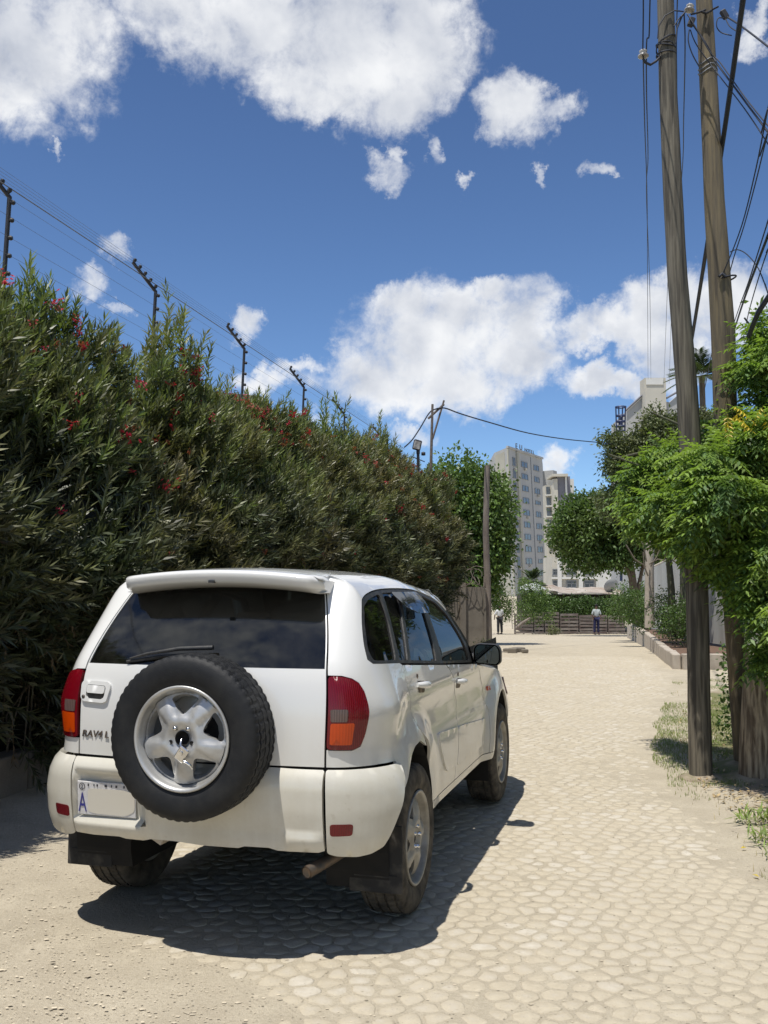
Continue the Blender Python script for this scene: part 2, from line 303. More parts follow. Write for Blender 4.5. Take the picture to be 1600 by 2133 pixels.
def ground_mat():
    m = bpy.data.materials.new('dusty_ground'); m.use_nodes = True
    t = NT(m.node_tree); t.n.clear()
    tc = t.new('ShaderNodeTexCoord').outputs['Object']
    big = t.noise(tc, .55, 5, .6).outputs[0]; mid = t.noise(tc, 3.5, 6, .65).outputs[0]; fine = t.noise(tc, 55, 6, .7).outputs[0]
    grit = t.noise(tc, 170, 3, .6).outputs[0]
    col = t.mix(t.new('ShaderNodeMapRange', {0: big, 1: .35, 2: .65}).outputs[0], (.465, .408, .310), (.395, .345, .262))
    col = t.mix(t.new('ShaderNodeMapRange', {0: mid, 1: .38, 2: .68}).outputs[0], col, (.52, .462, .355))
    col = t.mix(t.new('ShaderNodeMapRange', {0: fine, 1: .47, 2: .64, 3: 0.0, 4: .55}).outputs[0], col, (.345, .30, .222))
    col = t.mix(t.new('ShaderNodeMapRange', {0: grit, 1: .60, 2: .68, 3: 0.0, 4: .6}).outputs[0], col, (.68, .62, .51))
    col = t.mix(t.new('ShaderNodeMapRange', {0: t.noise(tc, 75, 2, .5).outputs[0], 1: .725, 2: .76, 3: 0.0, 4: .6}).outputs[0], col, (.13, .115, .09))
    bs = t.new('ShaderNodeBsdfPrincipled', {'Base Color': col, 'Roughness': .95, 'Specular IOR Level': .2})
    h = t.math('ADD', t.math('MULTIPLY', fine, .5), t.math('MULTIPLY', mid, .9))
    t.l.new(t.new('ShaderNodeBump', {'Height': t.math('ADD', h, t.math('MULTIPLY', grit, .25)), 'Strength': .8, 'Distance': .025}).outputs[0], bs.inputs['Normal'])
    t.l.new(bs.outputs[0], t.new('ShaderNodeOutputMaterial').inputs[0]); return m
M['ground'] = ground_mat()
def stone_mat():
    m = bpy.data.materials.new('dusty_cobble'); m.use_nodes = True
    t = NT(m.node_tree); t.n.clear()
    tc = t.new('ShaderNodeNewGeometry'); pos = tc.outputs['Position']; rnd = tc.outputs['Random Per Island']
    att = t.new('ShaderNodeAttribute', attribute_name='dust').outputs['Fac']
    nz = t.noise(pos, 18, 7, .65).outputs[0]; fine = t.noise(pos, 90, 5, .65).outputs[0]; big = t.noise(pos, 1.4, 4, .6).outputs[0]
    stone = t.mix(t.new('ShaderNodeMapRange', {0: nz, 1: .35, 2: .65}).outputs[0], (.575, .53, .445), (.49, .445, .365))
    stone = t.mix(t.math('MULTIPLY', rnd, .55), stone, (.44, .40, .335))
    dustc = t.mix(t.new('ShaderNodeMapRange', {0: nz, 1: .38, 2: .68}).outputs[0], (.445, .39, .295), (.52, .462, .355))
    k = t.math('ADD', att, t.math('MULTIPLY_ADD', nz, 1.5, -.80)); k = t.math('ADD', k, t.math('MULTIPLY_ADD', big, 2.4, -.98))
    k = t.math('ADD', k, t.math('MULTIPLY_ADD', rnd, 1.4, -.52))
    k = t.new('ShaderNodeMapRange', {0: k, 1: -.10, 2: .95}).outputs[0]
    col = t.mix(k, stone, dustc)
    col = t.mix(t.new('ShaderNodeMapRange', {0: fine, 1: .60, 2: .72, 3: 0.0, 4: .55}).outputs[0], col, (.27, .235, .18))
    bs = t.new('ShaderNodeBsdfPrincipled', {'Base Color': col, 'Roughness': .97, 'Specular IOR Level': .15})
    t.l.new(t.new('ShaderNodeBump', {'Height': t.math('ADD', t.math('MULTIPLY', fine, .6), nz), 'Strength': .5, 'Distance': .015}).outputs[0], bs.inputs['Normal'])
    t.l.new(bs.outputs[0], t.new('ShaderNodeOutputMaterial').inputs[0]); return m
M['stone'] = stone_mat()
M['gravel'] = pm('gravel', (.52, .455, .345), (.42, .365, .275), rough=.95, scale=30, island=.35)

# ------------------------------------------------------------------ object helpers
def tag(o, label=None, cat=None, group=None, kind=None):
    if label: o['label'] = label
    if cat: o['category'] = cat
    if group: o['group'] = group
    if kind: o['kind'] = kind
    return o
def empty(name, loc=(0, 0, 0), rz=0.0, label=None, cat=None, group=None):
    o = bpy.data.objects.new(name, None); sc.collection.objects.link(o)
    o.location = loc; o.rotation_euler = (0, 0, rz); o.empty_display_size = .2
    return tag(o, label, cat, group)
def link(name, me, parent=None):
    o = bpy.data.objects.new(name, me); sc.collection.objects.link(o)
    if parent is not None: o.parent = parent
    return o
def mk(name, V, F, mat, parent=None, smooth=False):
    me = bpy.data.meshes.new(name); me.from_pydata([tuple(v) for v in V], [], [tuple(f) for f in F])
    me.materials.append(mat)
    if smooth: me.polygons.foreach_set('use_smooth', [True] * len(me.polygons))
    me.update(); return link(name, me, parent)
def mk_np(name, V, F, mat, parent=None, smooth=False):
    """fast path: V (n,3) float, F (m,k) int with constant k"""
    me = bpy.data.meshes.new(name); n, (m, k) = len(V), F.shape
    me.vertices.add(n); me.vertices.foreach_set('co', np.ascontiguousarray(V, dtype=np.float32).ravel())
    me.loops.add(m * k); me.loops.foreach_set('vertex_index', np.ascontiguousarray(F, dtype=np.int32).ravel())
    me.polygons.add(m); me.polygons.foreach_set('loop_start', np.arange(0, m * k, k, dtype=np.int32))
    me.polygons.foreach_set('loop_total', np.full(m, k, dtype=np.int32))
    if smooth: me.polygons.foreach_set('use_smooth', np.ones(m, dtype=bool))
    me.materials.append(mat); me.update(calc_edges=True); me.validate(); return link(name, me, parent)
class B:
    """collects simple solids into one mesh"""
    def __init__(s): s.v = []; s.f = []; s.sm = []
    def add(s, V, F, smooth=False):
        k = len(s.v); s.v += [tuple(v) for v in V]; s.f += [tuple(i + k for i in f) for f in F]; s.sm += [smooth] * len(F); return s
    def box(s, c, size, rot=None, taper=1.0, bev=0.0):
        x, y, z = (d / 2 for d in size)
        if bev:
            V = []; 
            for sx, sy, sz in ((-1,-1,-1),(1,-1,-1),(1,1,-1),(-1,1,-1),(-1,-1,1),(1,-1,1),(1,1,1),(-1,1,1)):
                k = taper if sz > 0 else 1
                V += [Vector((sx*(x-bev)*k, sy*(y-bev)*k, sz*z)), Vector((sx*x*k, sy*(y-bev)*k, sz*(z-bev))), Vector((sx*(x-bev)*k, sy*y*k, sz*(z-bev)))]
            g = lambda c, k: c * 3 + k
            F = [(g(0,0),g(3,0),g(2,0),g(1,0)), (g(4,0),g(5,0),g(6,0),g(7,0)),
                 (g(0,2),g(1,2),g(5,2),g(4,2)), (g(2,2),g(3,2),g(7,2),g(6,2)), (g(1,1),g(2,1),g(6,1),g(5,1)), (g(3,1),g(0,1),g(4,1),g(7,1)),
                 (g(0,0),g(1,0),g(1,2),g(0,2)), (g(2,0),g(3,0),g(3,2),g(2,2)), (g(1,0),g(2,0),g(2,1),g(1,1)), (g(3,0),g(0,0),g(0,1),g(3,1)),
                 (g(5,0),g(4,0),g(4,2),g(5,2)), (g(7,0),g(6,0),g(6,2),g(7,2)), (g(6,0),g(5,0),g(5,1),g(6,1)), (g(4,0),g(7,0),g(7,1),g(4,1)),
                 (g(0,2),g(4,2),g(4,1),g(0,1)), (g(1,1),g(5,1),g(5,2),g(1,2)), (g(2,2),g(6,2),g(6,1),g(2,1)), (g(3,1),g(7,1),g(7,2),g(3,2))]
            F += [(g(0,0),g(0,2),g(0,1)), (g(1,0),g(1,1),g(1,2)), (g(2,0),g(2,2),g(2,1)), (g(3,0),g(3,1),g(3,2)), (g(4,0),g(4,1),g(4,2)), (g(5,0),g(5,2),g(5,1)), (g(6,0),g(6,1),g(6,2)), (g(7,0),g(7,2),g(7,1))]
        else:
            V = [Vector((sx * x * (taper if sz > 0 else 1), sy * y * (taper if sz > 0 else 1), sz * z)) for sx, sy, sz in ((-1,-1,-1),(1,-1,-1),(1,1,-1),(-1,1,-1),(-1,-1,1),(1,-1,1),(1,1,1),(-1,1,1))]
            F = [(0,3,2,1), (4,5,6,7), (0,1,5,4), (2,3,7,6), (1,2,6,5), (3,0,4,7)]
        if rot is not None: V = [rot @ v for v in V]
        c = Vector(c); return s.add([v + c for v in V], F)
    def tube(s, pts, rad, n=8, cap=True, wob=0.0, seed=0):
        pts = [Vector(p) for p in pts]; m = len(pts)
        if not hasattr(rad, '__len__'): rad = [rad] * m
        V = []; ref = Vector((0, 0, 1))
        t0 = (pts[1] - pts[0]).normalized(); u = t0.cross(ref)
        if u.length < .05: u = t0.cross(Vector((1, 0, 0)))
        u.normalize()
        for i, p in enumerate(pts):
            t = (pts[min(i + 1, m - 1)] - pts[max(i - 1, 0)]).normalized()
            u = (u - t * u.dot(t)).normalized(); w = t.cross(u)
            for k in range(n):
                a = 2 * math.pi * k / n; r = rad[i]
                if wob: r *= 1 + wob * noise.noise(Vector((math.cos(a) * 1.3, math.sin(a) * 1.3, i * .35 + seed * 7.1)))
                V.append(p + u * math.cos(a) * r + w * math.sin(a) * r)
        F = [(i*n+k, i*n+(k+1)%n, (i+1)*n+(k+1)%n, (i+1)*n+k) for i in range(m-1) for k in range(n)]
        s.add(V, F, True)
        if cap: s.add([V[k] for k in range(n)][::-1], [tuple(range(n))]); s.add([V[(m-1)*n+k] for k in range(n)], [tuple(range(n))])
        return s
    def lathe(s, prof, n=24, axis='z', org=(0, 0, 0), smooth=True):
        """prof: (radius, along) pairs"""
        V = []
        for r, h in prof:
            for k in range(n):
                a = 2 * math.pi * k / n; c, q = r * math.cos(a), r * math.sin(a)
                V.append({'z': (c, q, h), 'y': (c, h, q), 'x': (h, c, q)}[axis])
        o = Vector(org); V = [Vector(v) + o for v in V]; m = len(prof)
        F = [(i*n+k, i*n+(k+1)%n, (i+1)*n+(k+1)%n, (i+1)*n+k) for i in range(m-1) for k in range(n)]
        return s.add(V, F, smooth)
    def build(s, name, mat, parent=None):
        me = bpy.data.meshes.new(name); me.from_pydata(s.v, [], s.f); me.materials.append(mat)
        me.polygons.foreach_set('use_smooth', s.sm); me.update(); return link(name, me, parent)
def copy_tree(o, parent=None):
    c = o.copy(); sc.collection.objects.link(c)
    if parent is not None: c.parent = parent
    for ch in list(o.children): copy_tree(ch, c)
    return c
def text_mesh(name, body, size, mat, parent, depth=.002, shear=0.0, align='LEFT'):
    cu = bpy.data.curves.new(name, 'FONT'); cu.body = body; cu.size = size; cu.extrude = depth; cu.shear = shear; cu.align_x = align
    cu.resolution_u = 3
    tmp = bpy.data.objects.new(name, cu); sc.collection.objects.link(tmp)
    me = bpy.data.meshes.new_from_object(tmp.evaluated_get(bpy.context.evaluated_depsgraph_get()))
    bpy.data.objects.remove(tmp); me.materials.clear(); me.materials.append(mat); me.name = name
    return link(name, me, parent)

def dip(Y):      # the lane falls away gently beyond the parked car
    return 0.0 if Y < 14 else -1.55 * (min(Y - 14, 46) / 46) ** 1.3
def gz(x, y): return dip(y)

# ------------------------------------------------------------------ measured shape of the car's skin
def lerp_tab(t, x):
    if x <= t[0][0]: return t[0][1]
    for (a, va), (b, vb) in zip(t, t[1:]):
        if x <= b:
            u = (x - a) / (b - a); return va + (vb - va) * u
    return t[-1][1]
def hermite_tab(t, x):
    n = len(t)
    if x <= t[0][0]: return t[0][1]
    if x >= t[-1][0]: return t[-1][1]
    for i in range(n - 1):
        if x <= t[i + 1][0]: break
    def m(k):
        if k == 0: return (t[1][1] - t[0][1]) / (t[1][0] - t[0][0])
        if k == n - 1: return (t[-1][1] - t[-2][1]) / (t[-1][0] - t[-2][0])
        return (t[k + 1][1] - t[k - 1][1]) / (t[k + 1][0] - t[k - 1][0])
    h = t[i + 1][0] - t[i][0]; u = (x - t[i][0]) / h
    return ((2*u**3 - 3*u*u + 1) * t[i][1] + (u**3 - 2*u*u + u) * h * m(i)
            + (3*u*u - 2*u**3) * t[i + 1][1] + (u**3 - u*u) * h * m(i + 1))
def sstep(a, b, x):
    u = min(1, max(0, (x - a) / (b - a))); return u * u * (3 - 2 * u)
HALF = [(.36, .772), (.45, .785), (.6, .788), (.8, .787), (.93, .794), (1.0, .808), (1.04, .814), (1.1, .808), (1.18, .795), (1.24, .776), (1.36, .73), (1.48, .68), (1.55, .642), (1.59, .603), (1.615, .555), (1.63, .50)]
SEAM = [(.4, .600), (.8, .602), (1.2, .597), (1.55, .505), (1.63, .44)]
REAR = [(.40, -.715), (.6, -.735), (.8, -.750), (1.0, -.747), (1.12, -.735), (1.20, -.718), (1.24, -.700), (1.40, -.590), (1.55, -.475), (1.60, -.43), (1.63, -.40)]
YC = -.38; LC = .42
def rear_y(a, z):           # a in -1..1 across the tailgate
    return hermite_tab(REAR, z) + .035 * a * a
def side_x(y, z, flare=True):
    dz = .075 * sstep(.4, 1.45, y) * sstep(1.2, 1.5, z)
    x = hermite_tab(HALF, z + dz)
    x *= 1 - .035 * sstep(2.2, 3.0, y) - .012 * sstep(0, -.5, y)
    if flare:
        for wy in (0, 2.49):
            r = math.hypot((y - wy), (z - .36) * (1.0))
            x += .054 * sstep(.64, .45, r) * sstep(.2, .42, z) * (1 - (.85 if wy == 0 else 0) * sstep(.08, .38, y - wy) * sstep(.86, .6, z))
        x += .040 * sstep(-.1, -.42, y) * sstep(1.22, 1.0, z)
        x += .010 * sstep(.80, .74, z) * sstep(.3, .5, y) * sstep(2.2, 2.0, y)
    return x
def P(s, z):
    """right half of the car skin: s<0 tailgate (s=-1 centre .. 0 seam), 0..LC rear corner, then side, then front corner"""
    if s <= 0:
        a = 1 + s; return (hermite_tab(SEAM, z) * a, rear_y(a, z), z)
    if s < LC:
        t = s / LC
        x0, y0 = hermite_tab(SEAM, z), rear_y(1, z)
        x3, y3 = side_x(YC, z), YC
        sl = .07 / hermite_tab(SEAM, z)
        d = (x3 - x0)
        x1, y1 = x0 + d * .62, y0 + d * .62 * sl * 1.6
        x2, y2 = x3 - .012, y3 - (y3 - y0) * .52
        b = ((1-t)**3, 3*t*(1-t)**2, 3*t*t*(1-t), t**3)
        x = b[0]*x0 + b[1]*x1 + b[2]*x2 + b[3]*x3; y = b[0]*y0 + b[1]*y1 + b[2]*y2 + b[3]*y3
        return (x, y, z)
    y = s - LC + YC
    if y < 2.86: return (side_x(y, z), y, z)
    t = min(1, (y - 2.86) / .62)
    x0, y0 = side_x(2.86, z), 2.86
    yn = 3.29 - .10 * sstep(.7, 1.0, z) - .25*sstep(.45,.3,z)
    x1, y1, x2, y2, x3, y3 = x0 - .01, y0 + .25, x0 - .12, yn - .06, .45, yn
    b = ((1-t)**3, 3*t*(1-t)**2, 3*t*t*(1-t), t**3)
    return (b[0]*x0 + b[1]*x1 + b[2]*x2 + b[3]*x3, b[0]*y0 + b[1]*y1 + b[2]*y2 + b[3]*y3, z)

# ================================================================== ground
def ground():
    xs = sorted(set([-400, -200, -100, -60, -40, -25] + [round(-18 + i * .6, 2) for i in range(0, 73)] + [35, 50, 80, 130, 220, 400]))
    ys = sorted(set([-60, -30, -15, -8, -4, -2] + [i * .8 for i in range(0, 90)] + [80, 95, 120, 160, 230, 350, 600, 1200]))
    V = [(x, y, gz(x, y) + (0.0 if -4 < x < 16 and y < 60 else .03 * noise.noise(Vector((x * .3, y * .3, 0)))) - .004) for y in ys for x in xs]
    n = len(xs); F = [(j*n+i, j*n+i+1, (j+1)*n+i+1, (j+1)*n+i) for j in range(len(ys)-1) for i in range(n-1)]
    tag(mk('ground', V, F, M['ground'], smooth=True), kind='structure')
ground()

def road_edge(Y):          # right-hand limit of the cobbles
    return lerp_tab([(2, 2.15), (5.5, 2.25), (6.6, 2.38), (8, 2.48), (9.5, 2.80), (12, 3.6), (15, 4.7), (19, 5.7), (30, 7.6), (60, 15)], Y)
def left_edge(Y):
    return lerp_tab([(2, .1), (3.4, -.35), (4.4, -1.3), (7, -2.2), (12, -1.4), (20, .3), (30, 2.6)], Y)
def dust(x, y):
    v = noise.noise(Vector((x * .8, y * .8, 3.3))) * .5 + noise.noise(Vector((x * 2.3, y * 2.3, 9.1))) * .3
    v += 1.1 * sstep(.55, -.05, x - left_edge(y)) + .9 * sstep(.55, 0.0, road_edge(y) - x)
    return v
def mark_dust(o, stones):
    vals = []
    for n, d in stones:
        e = .35 * max(0, d); vals += [1.0] * (2 * n) + [.62 + e] * n + [.02 + e]
    at_ = o.data.attributes.new('dust', 'FLOAT', 'POINT'); at_.data.foreach_set('value', vals)
def cobbles():
    pitch = .110
    road = tag(mk('road', [((left_edge(y) - .45, left_edge(y) - .15, road_edge(y) + .05, road_edge(y) + .35)[k], y, gz(0, y) - (.012 if k in (0, 3) else 0)) for y in [1.6 + i * .8 for i in range(34)] for k in range(4)],
                  [(4*i+k, 4*i+k+1, 4*i+k+5, 4*i+k+4) for i in range(33) for k in range(3)], M['ground'], smooth=True), kind='structure')
    P_ = {}
    ny = int((24 - 2.6) / (pitch * .80)); nx = int(12 / pitch)
    for j in range(ny):
        row = random.uniform(-.3, .3)
        for i in range(nx):
            x = -3.2 + (i + .5 * (j % 2) + .12 * row) * pitch + random.uniform(-1, 1) * .034
            y = 2.6 + j * pitch * .80 + random.uniform(-1, 1) * .029 + .03 * math.sin(x * 2.1)
            P_[i, j] = (x, y)
    cells = []
    for (i, j), (x, y) in P_.items():
        if not (left_edge(y) < x < road_edge(y)): continue
        d = dust(x, y)
        if d > .80: continue
        gap = .0036 + abs(random.gauss(0, .0035))
        poly = [(x - .11, y - .11), (x + .11, y - .11), (x + .11, y + .11), (x - .11, y + .11)]
        for di in (-1, 0, 1, -2, 2):
            for dj in (-1, 0, 1):
                if (di, dj) == (0, 0): continue
                q = P_.get((i + di, j + dj))
                if q is None: continue
                nx_, ny_ = q[0] - x, q[1] - y; L = math.hypot(nx_, ny_)
                if L > .24 or L < 1e-6: continue
                nx_ /= L; ny_ /= L; off = L / 2 - gap
                out = []
                for a, b in zip(poly, poly[1:] + poly[:1]):
                    da = (a[0]-x)*nx_ + (a[1]-y)*ny_ - off; db = (b[0]-x)*nx_ + (b[1]-y)*ny_ - off
                    if da <= 0: out.append(a)
                    if da * db < 0:
                        u = da / (da - db); out.append((a[0] + (b[0]-a[0])*u, a[1] + (b[1]-a[1])*u))
                poly = out
                if len(poly) < 3: break
            if len(poly) < 3: break
        if len(poly) < 4: continue
        # soften corners
        pr = []
        for a, b in zip(poly, poly[1:] + poly[:1]):
            if math.hypot(b[0]-a[0], b[1]-a[1]) < .012: pr.append(((a[0]+b[0])/2, (a[1]+b[1])/2)); continue
            pr.append((a[0] * .84 + b[0] * .16, a[1] * .84 + b[1] * .16)); pr.append((a[0] * .16 + b[0] * .84, a[1] * .16 + b[1] * .84))
        cells.append((x, y, pr, d))
    def solid(x, y, pr, d, ox=0, oy=0, oz=0):
        top = .0026 - .006 * max(0, d + .05) + random.gauss(0, .0010) + gz(x, y)
        cx_ = sum(p[0] for p in pr) / len(pr); cy_ = sum(p[1] for p in pr) / len(pr); n = len(pr)
        tx, ty = random.gauss(0, .028), random.gauss(0, .028)
        V = []
        for k, hz in ((1.0, -.016), (.975, -.0026), (.84, -.0003)):
            for p in pr:
                px_, py_ = cx_ + (p[0]-cx_)*k, cy_ + (p[1]-cy_)*k
                V.append((px_ - ox, py_ - oy, top + hz + (px_-cx_)*tx + (py_-cy_)*ty - oz))
        V.append((cx_ - ox, cy_ - oy, top + .0006 - oz))
        F = [(r*n+k, r*n+(k+1)%n, (r+1)*n+(k+1)%n, (r+1)*n+k) for r in (0, 1) for k in range(n)] + [(2*n+k, 2*n+(k+1)%n, 3*n) for k in range(n)]
        return V, F
    def big(c):      # how large it shows: near ones first, none under the car
        x, y = c[0], c[1]
        under = (-1.9 < x < .9 and 3.9 < y < 8.2)
        inview = abs(x) / y < .41 and y > 3.15
        return (0 if (inview and not under) else 50) + y + abs(x) * .1
    cells.sort(key=big)
    for c in cells[:300]:
        V, F = solid(*c, ox=c[0], oy=c[1], oz=gz(0, c[1]))
        o = mk('cobblestone', V, F, M['stone'], road, smooth=True); o.location = (c[0], c[1], gz(0, c[1])); mark_dust(o, [(len(c[2]), c[3])])
    b = B()
    for c in cells[300:]: b.add(*solid(*c), smooth=True)
    o = tag(b.build('cobblestones', M['stone'], road), kind='stuff'); mark_dust(o, [(len(c[2]), c[3]) for c in cells[300:]])
cobbles()

def scatter(T, F, xf):
    """copies of a template mesh; xf: list of (loc, 3x3 as nested list/Matrix, scale)"""
    T = np.asarray(T, dtype=np.float32); F = np.asarray(F, dtype=np.int32)
    loc = np.array([x[0] for x in xf], dtype=np.float32); rot = np.array([x[1] for x in xf], dtype=np.float32)
    s = np.array([x[2] for x in xf], dtype=np.float32)
    V = np.einsum('nij,kj->nki', rot, T) * s[:, None, None] + loc[:, None, :]
    n, k = len(xf), len(T)
    FF = F[None] + (np.arange(n, dtype=np.int32) * k)[:, None, None]
    return V.reshape(-1, 3), FF.reshape(-1, F.shape[1])
def rand_rot():
    q = rng.normal(size=4); q /= np.linalg.norm(q); w, x, y, z = q
    return [[1-2*(y*y+z*z), 2*(x*y-z*w), 2*(x*z+y*w)], [2*(x*y+z*w), 1-2*(x*x+z*z), 2*(y*z-x*w)], [2*(x*z-y*w), 2*(y*z+x*w), 1-2*(x*x+y*y)]]
def dir_rot(d, spin=None):
    """rotation taking +z to d"""
    d = np.asarray(d, float); d = d / np.linalg.norm(d)
    a = rng.normal(size=3); a -= a @ d * d; a /= np.linalg.norm(a); b = np.cross(d, a)
    return np.stack([a, b, d], 1).tolist()

def gravel():
    T = [(.5,0,0),(0,.5,0),(-.5,0,0),(0,-.5,0),(.1,.05,.17)]; F = [(0,1,4),(1,2,4),(2,3,4),(3,0,4)]
    xf = []
    for _ in range(16000):
        y = 3.0 + abs(rng.normal()) * 3.0; x = rng.uniform(-.42, .42) * y
        if x > road_edge(y) + .6: continue
        if rng.random() > .22 + .78 * min(1, max(0, dust(x, y))): continue
        s = abs(rng.normal()) * .006 + .003 + (rng.random() < .08) * rng.uniform(.006, .018) * (x < left_edge(y) + .5)
        a = rng.uniform(0, 6.28); c, q = math.cos(a), math.sin(a)
        xf.append(((x, y, gz(x, y) + .003), [[c, -q, 0], [q * .7, c * .7, 0], [0, 0, .6 if s > .012 else 1]], s))
    V, F = scatter(T, F, xf); o = mk_np('gravel', V, F, M['gravel']); tag(o, kind='stuff')
gravel()

def verge_edge(Y): return road_edge(Y) + .05 + .12 * noise.noise(Vector((Y * 1.4, 0, 0)))
def grass():
    blade = [(-.5, 0, 0), (.5, 0, 0), (.35, .12, .55), (-.35, .12, .55), (0, .45, 1.0), (0, .45, 1.0)]
    F = [(0, 1, 2, 3), (3, 2, 4, 5)]
    T = [(x * .008, y, z) for x, y, z in blade]
    def field(name, mat, n, dens, hmin, hmax, label):
        xf = []
        while len(xf) < n:
            y = rng.uniform(4.4, 17); x = verge_edge(y) + rng.uniform(-.25, 4.0) ** 1.0
            e = x - verge_edge(y)
            k = noise.noise(Vector((x * 1.7, y * 1.3, 5))) + dens(x, y)
            if rng.random() > k: continue
            a = rng.uniform(0, 6.28); c, q = math.cos(a), math.sin(a); h = rng.uniform(hmin, hmax)
            lean = rng.uniform(.4, 1.6)
            xf.append(((x, y, gz(x, y) + .0), [[c * .55 / h, -q * lean, 0], [q * .55 / h, c * lean, 0], [0, 0, 1]], h))
        V, FF = scatter(T, F, xf); tag(mk_np(name, V, FF, mat), kind='stuff')
    field('grass', M['grass'], 60000, lambda x, y: (.75 if 7.7 < y < 13 else -.12) + (.12 if y < 7 and x > 2.6 else 0) - (.3 if 8.2 < y < 8.9 else 0), .014, .042, '')
    field('dry_grass', M['dry_grass'], 3500, lambda x, y: .25 if y < 8.5 else .1, .02, .05, '')
grass()
def litter():
    T = [(-.5, 0, 0), (0, -.22, .06), (.5, 0, .02), (0, .22, .08)]; F = [(0, 1, 2, 3)]
    xf = []
    while len(xf) < 2600:
        y = 4.2 + abs(rng.normal()) * 3.2; x = verge_edge(y) + (abs(rng.normal()) * .9 - .02)
        r = np.array(rand_rot()); 
        a = rng.uniform(0, 6.28); c, q = math.cos(a), math.sin(a); tl = rng.uniform(-.5, .5)
        xf.append(((x, y, gz(x, y) + rng.uniform(.004, .025)), [[c, -q, tl * .5], [q, c, 0], [tl, 0, 1]], rng.uniform(.02, .06)))
    V, FF = scatter(T, F, xf); tag(mk_np('fallen_leaves', V, FF, M['litter']), kind='stuff')
    b = B()
    for i in range(90):
        y = random.uniform(5.2, 8.6); x = verge_edge(y) + random.uniform(.25, 1.7); a = random.uniform(0, 6.28)
        L = random.uniform(.05, .16); p = Vector((x, y, .012))
        d = Vector((math.cos(a), math.sin(a), 0)); b.tube([p, p + d * L * .5 + Vector((0, 0, random.uniform(.0, .05))), p + d * L + Vector((d.y, -d.x, 0)) * .05], random.uniform(.003, .007), 5)
    tag(b.build('fallen_twigs', M['twig']), kind='stuff')
    # a raised bed of darker soil under the trees at the right
    xs = [2.2 + i * .11 for i in range(44)]; ys = [4.6 + i * .14 for i in range(72)]
    V = []
    for y in ys:
        for x in xs:
            e = x - verge_edge(y) - .1
            V.append((x, y, gz(x, y) - .02 + .035 * sstep(0.0, .5, e) + .02 * noise.noise(Vector((x * 3, y * 3, 0))) * sstep(0, .4, e) + .05 * sstep(1.0, 3, e) + sum(.075 * math.exp(-((x - a) ** 2 + (y - c) ** 2) / r) for a, c, r in ((2.62, 8.07, .030), (3.12, 8.5, .05), (3.07, 7.98, .05)))))
    n = len(xs); FF = [(j*n+i, j*n+i+1, (j+1)*n+i+1, (j+1)*n+i) for j in range(len(ys)-1) for i in range(n-1)]
    m = pm('verge_soil', (.25, .20, .145), (.42, .355, .26), rough=1, scale=3.5, bump=.8, bscale=26, mix=(.4, .62), c3=(.17, .17, .075), scale3=2.2, mix3=(.42, .55))
    tag(mk('verge_soil', V, FF, m, smooth=True), kind='structure')
    yl = [(2.05, 4.42, .6, .055), (2.02, 5.35, 2.1, .05), (2.16, 5.9, .3, .045)]
    for i, (x, y, a, s) in enumerate(yl):
        o = mk('fallen_leaf', [(-.5*s, 0, .004), (0, -.2*s, .010), (.5*s, 0, .006), (0, .2*s, .012)], [(0, 1, 2, 3)], M['yellow_leaf'])
        o.location = (x, y, .012); o.rotation_euler = (0, 0, a)
        tag(o, ['small yellow leaf lying on the cobbles nearest the camera', 'small yellow leaf lying on the dirt where the verge begins', 'small yellow leaf on the verge below the taller weeds'][i], 'leaf', 'yellow leaves fallen by the verge')
litter()

# ================================================================== the parked car
car = empty('car', (-.628, 5.023, 0.012), -.286, 'white four wheel drive with spare wheel on its tailgate, parked on the cobbled lane', 'car')

def inside(p, poly):
    x, y = p; c = False; n = len(poly)
    for i in range(n):
        a, b = poly[i], poly[i - 1]
        if (a[1] > y) != (b[1] > y) and x < (b[0] - a[0]) * (y - a[1]) / (b[1] - a[1]) + a[0]: c = not c
    return c
def densify(poly, step):
    out = []
    for a, b in zip(poly, poly[1:] + poly[:1]):
        n = max(1, int(math.ceil(math.hypot(b[0]-a[0], b[1]-a[1]) / step)))
        out += [(a[0] + (b[0]-a[0])*k/n, a[1] + (b[1]-a[1])*k/n) for k in range(n)]
    return out
def rounded(poly, r, n=4):
    """round every corner by about r"""
    out = []; m = len(poly)
    for i in range(m):
        p0, p, p1 = Vector(poly[i-1]), Vector(poly[i]), Vector(poly[(i+1) % m])
        a, b = (p0 - p), (p1 - p); k = min(r, a.length * .45, b.length * .45)
        s, e = p + a.normalized() * k, p + b.normalized() * k
        for j in range(n + 1):
            t = j / n; q = s * (1-t)**2 + p * 2*t*(1-t) + e * t*t; out.append((q.x, q.y))
    return out
def smooth_poly(pts, n=5, closed=True):
    m = len(pts); out = []
    for i in range(m if closed else m - 1):
        g = (lambda k: pts[k % m]) if closed else (lambda k: pts[min(max(k, 0), m - 1)])
        p0, p1, p2, p3 = (Vector(g(i + d)) for d in (-1, 0, 1, 2))
        for j in range(n):
            t = j / n
            q = .5 * ((2*p1) + (-p0+p2)*t + (2*p0-5*p1+4*p2-p3)*t*t + (-p0+3*p1-3*p2+p3)*t**3); out.append(tuple(q))
    if not closed: out.append(tuple(pts[-1]))
    return out
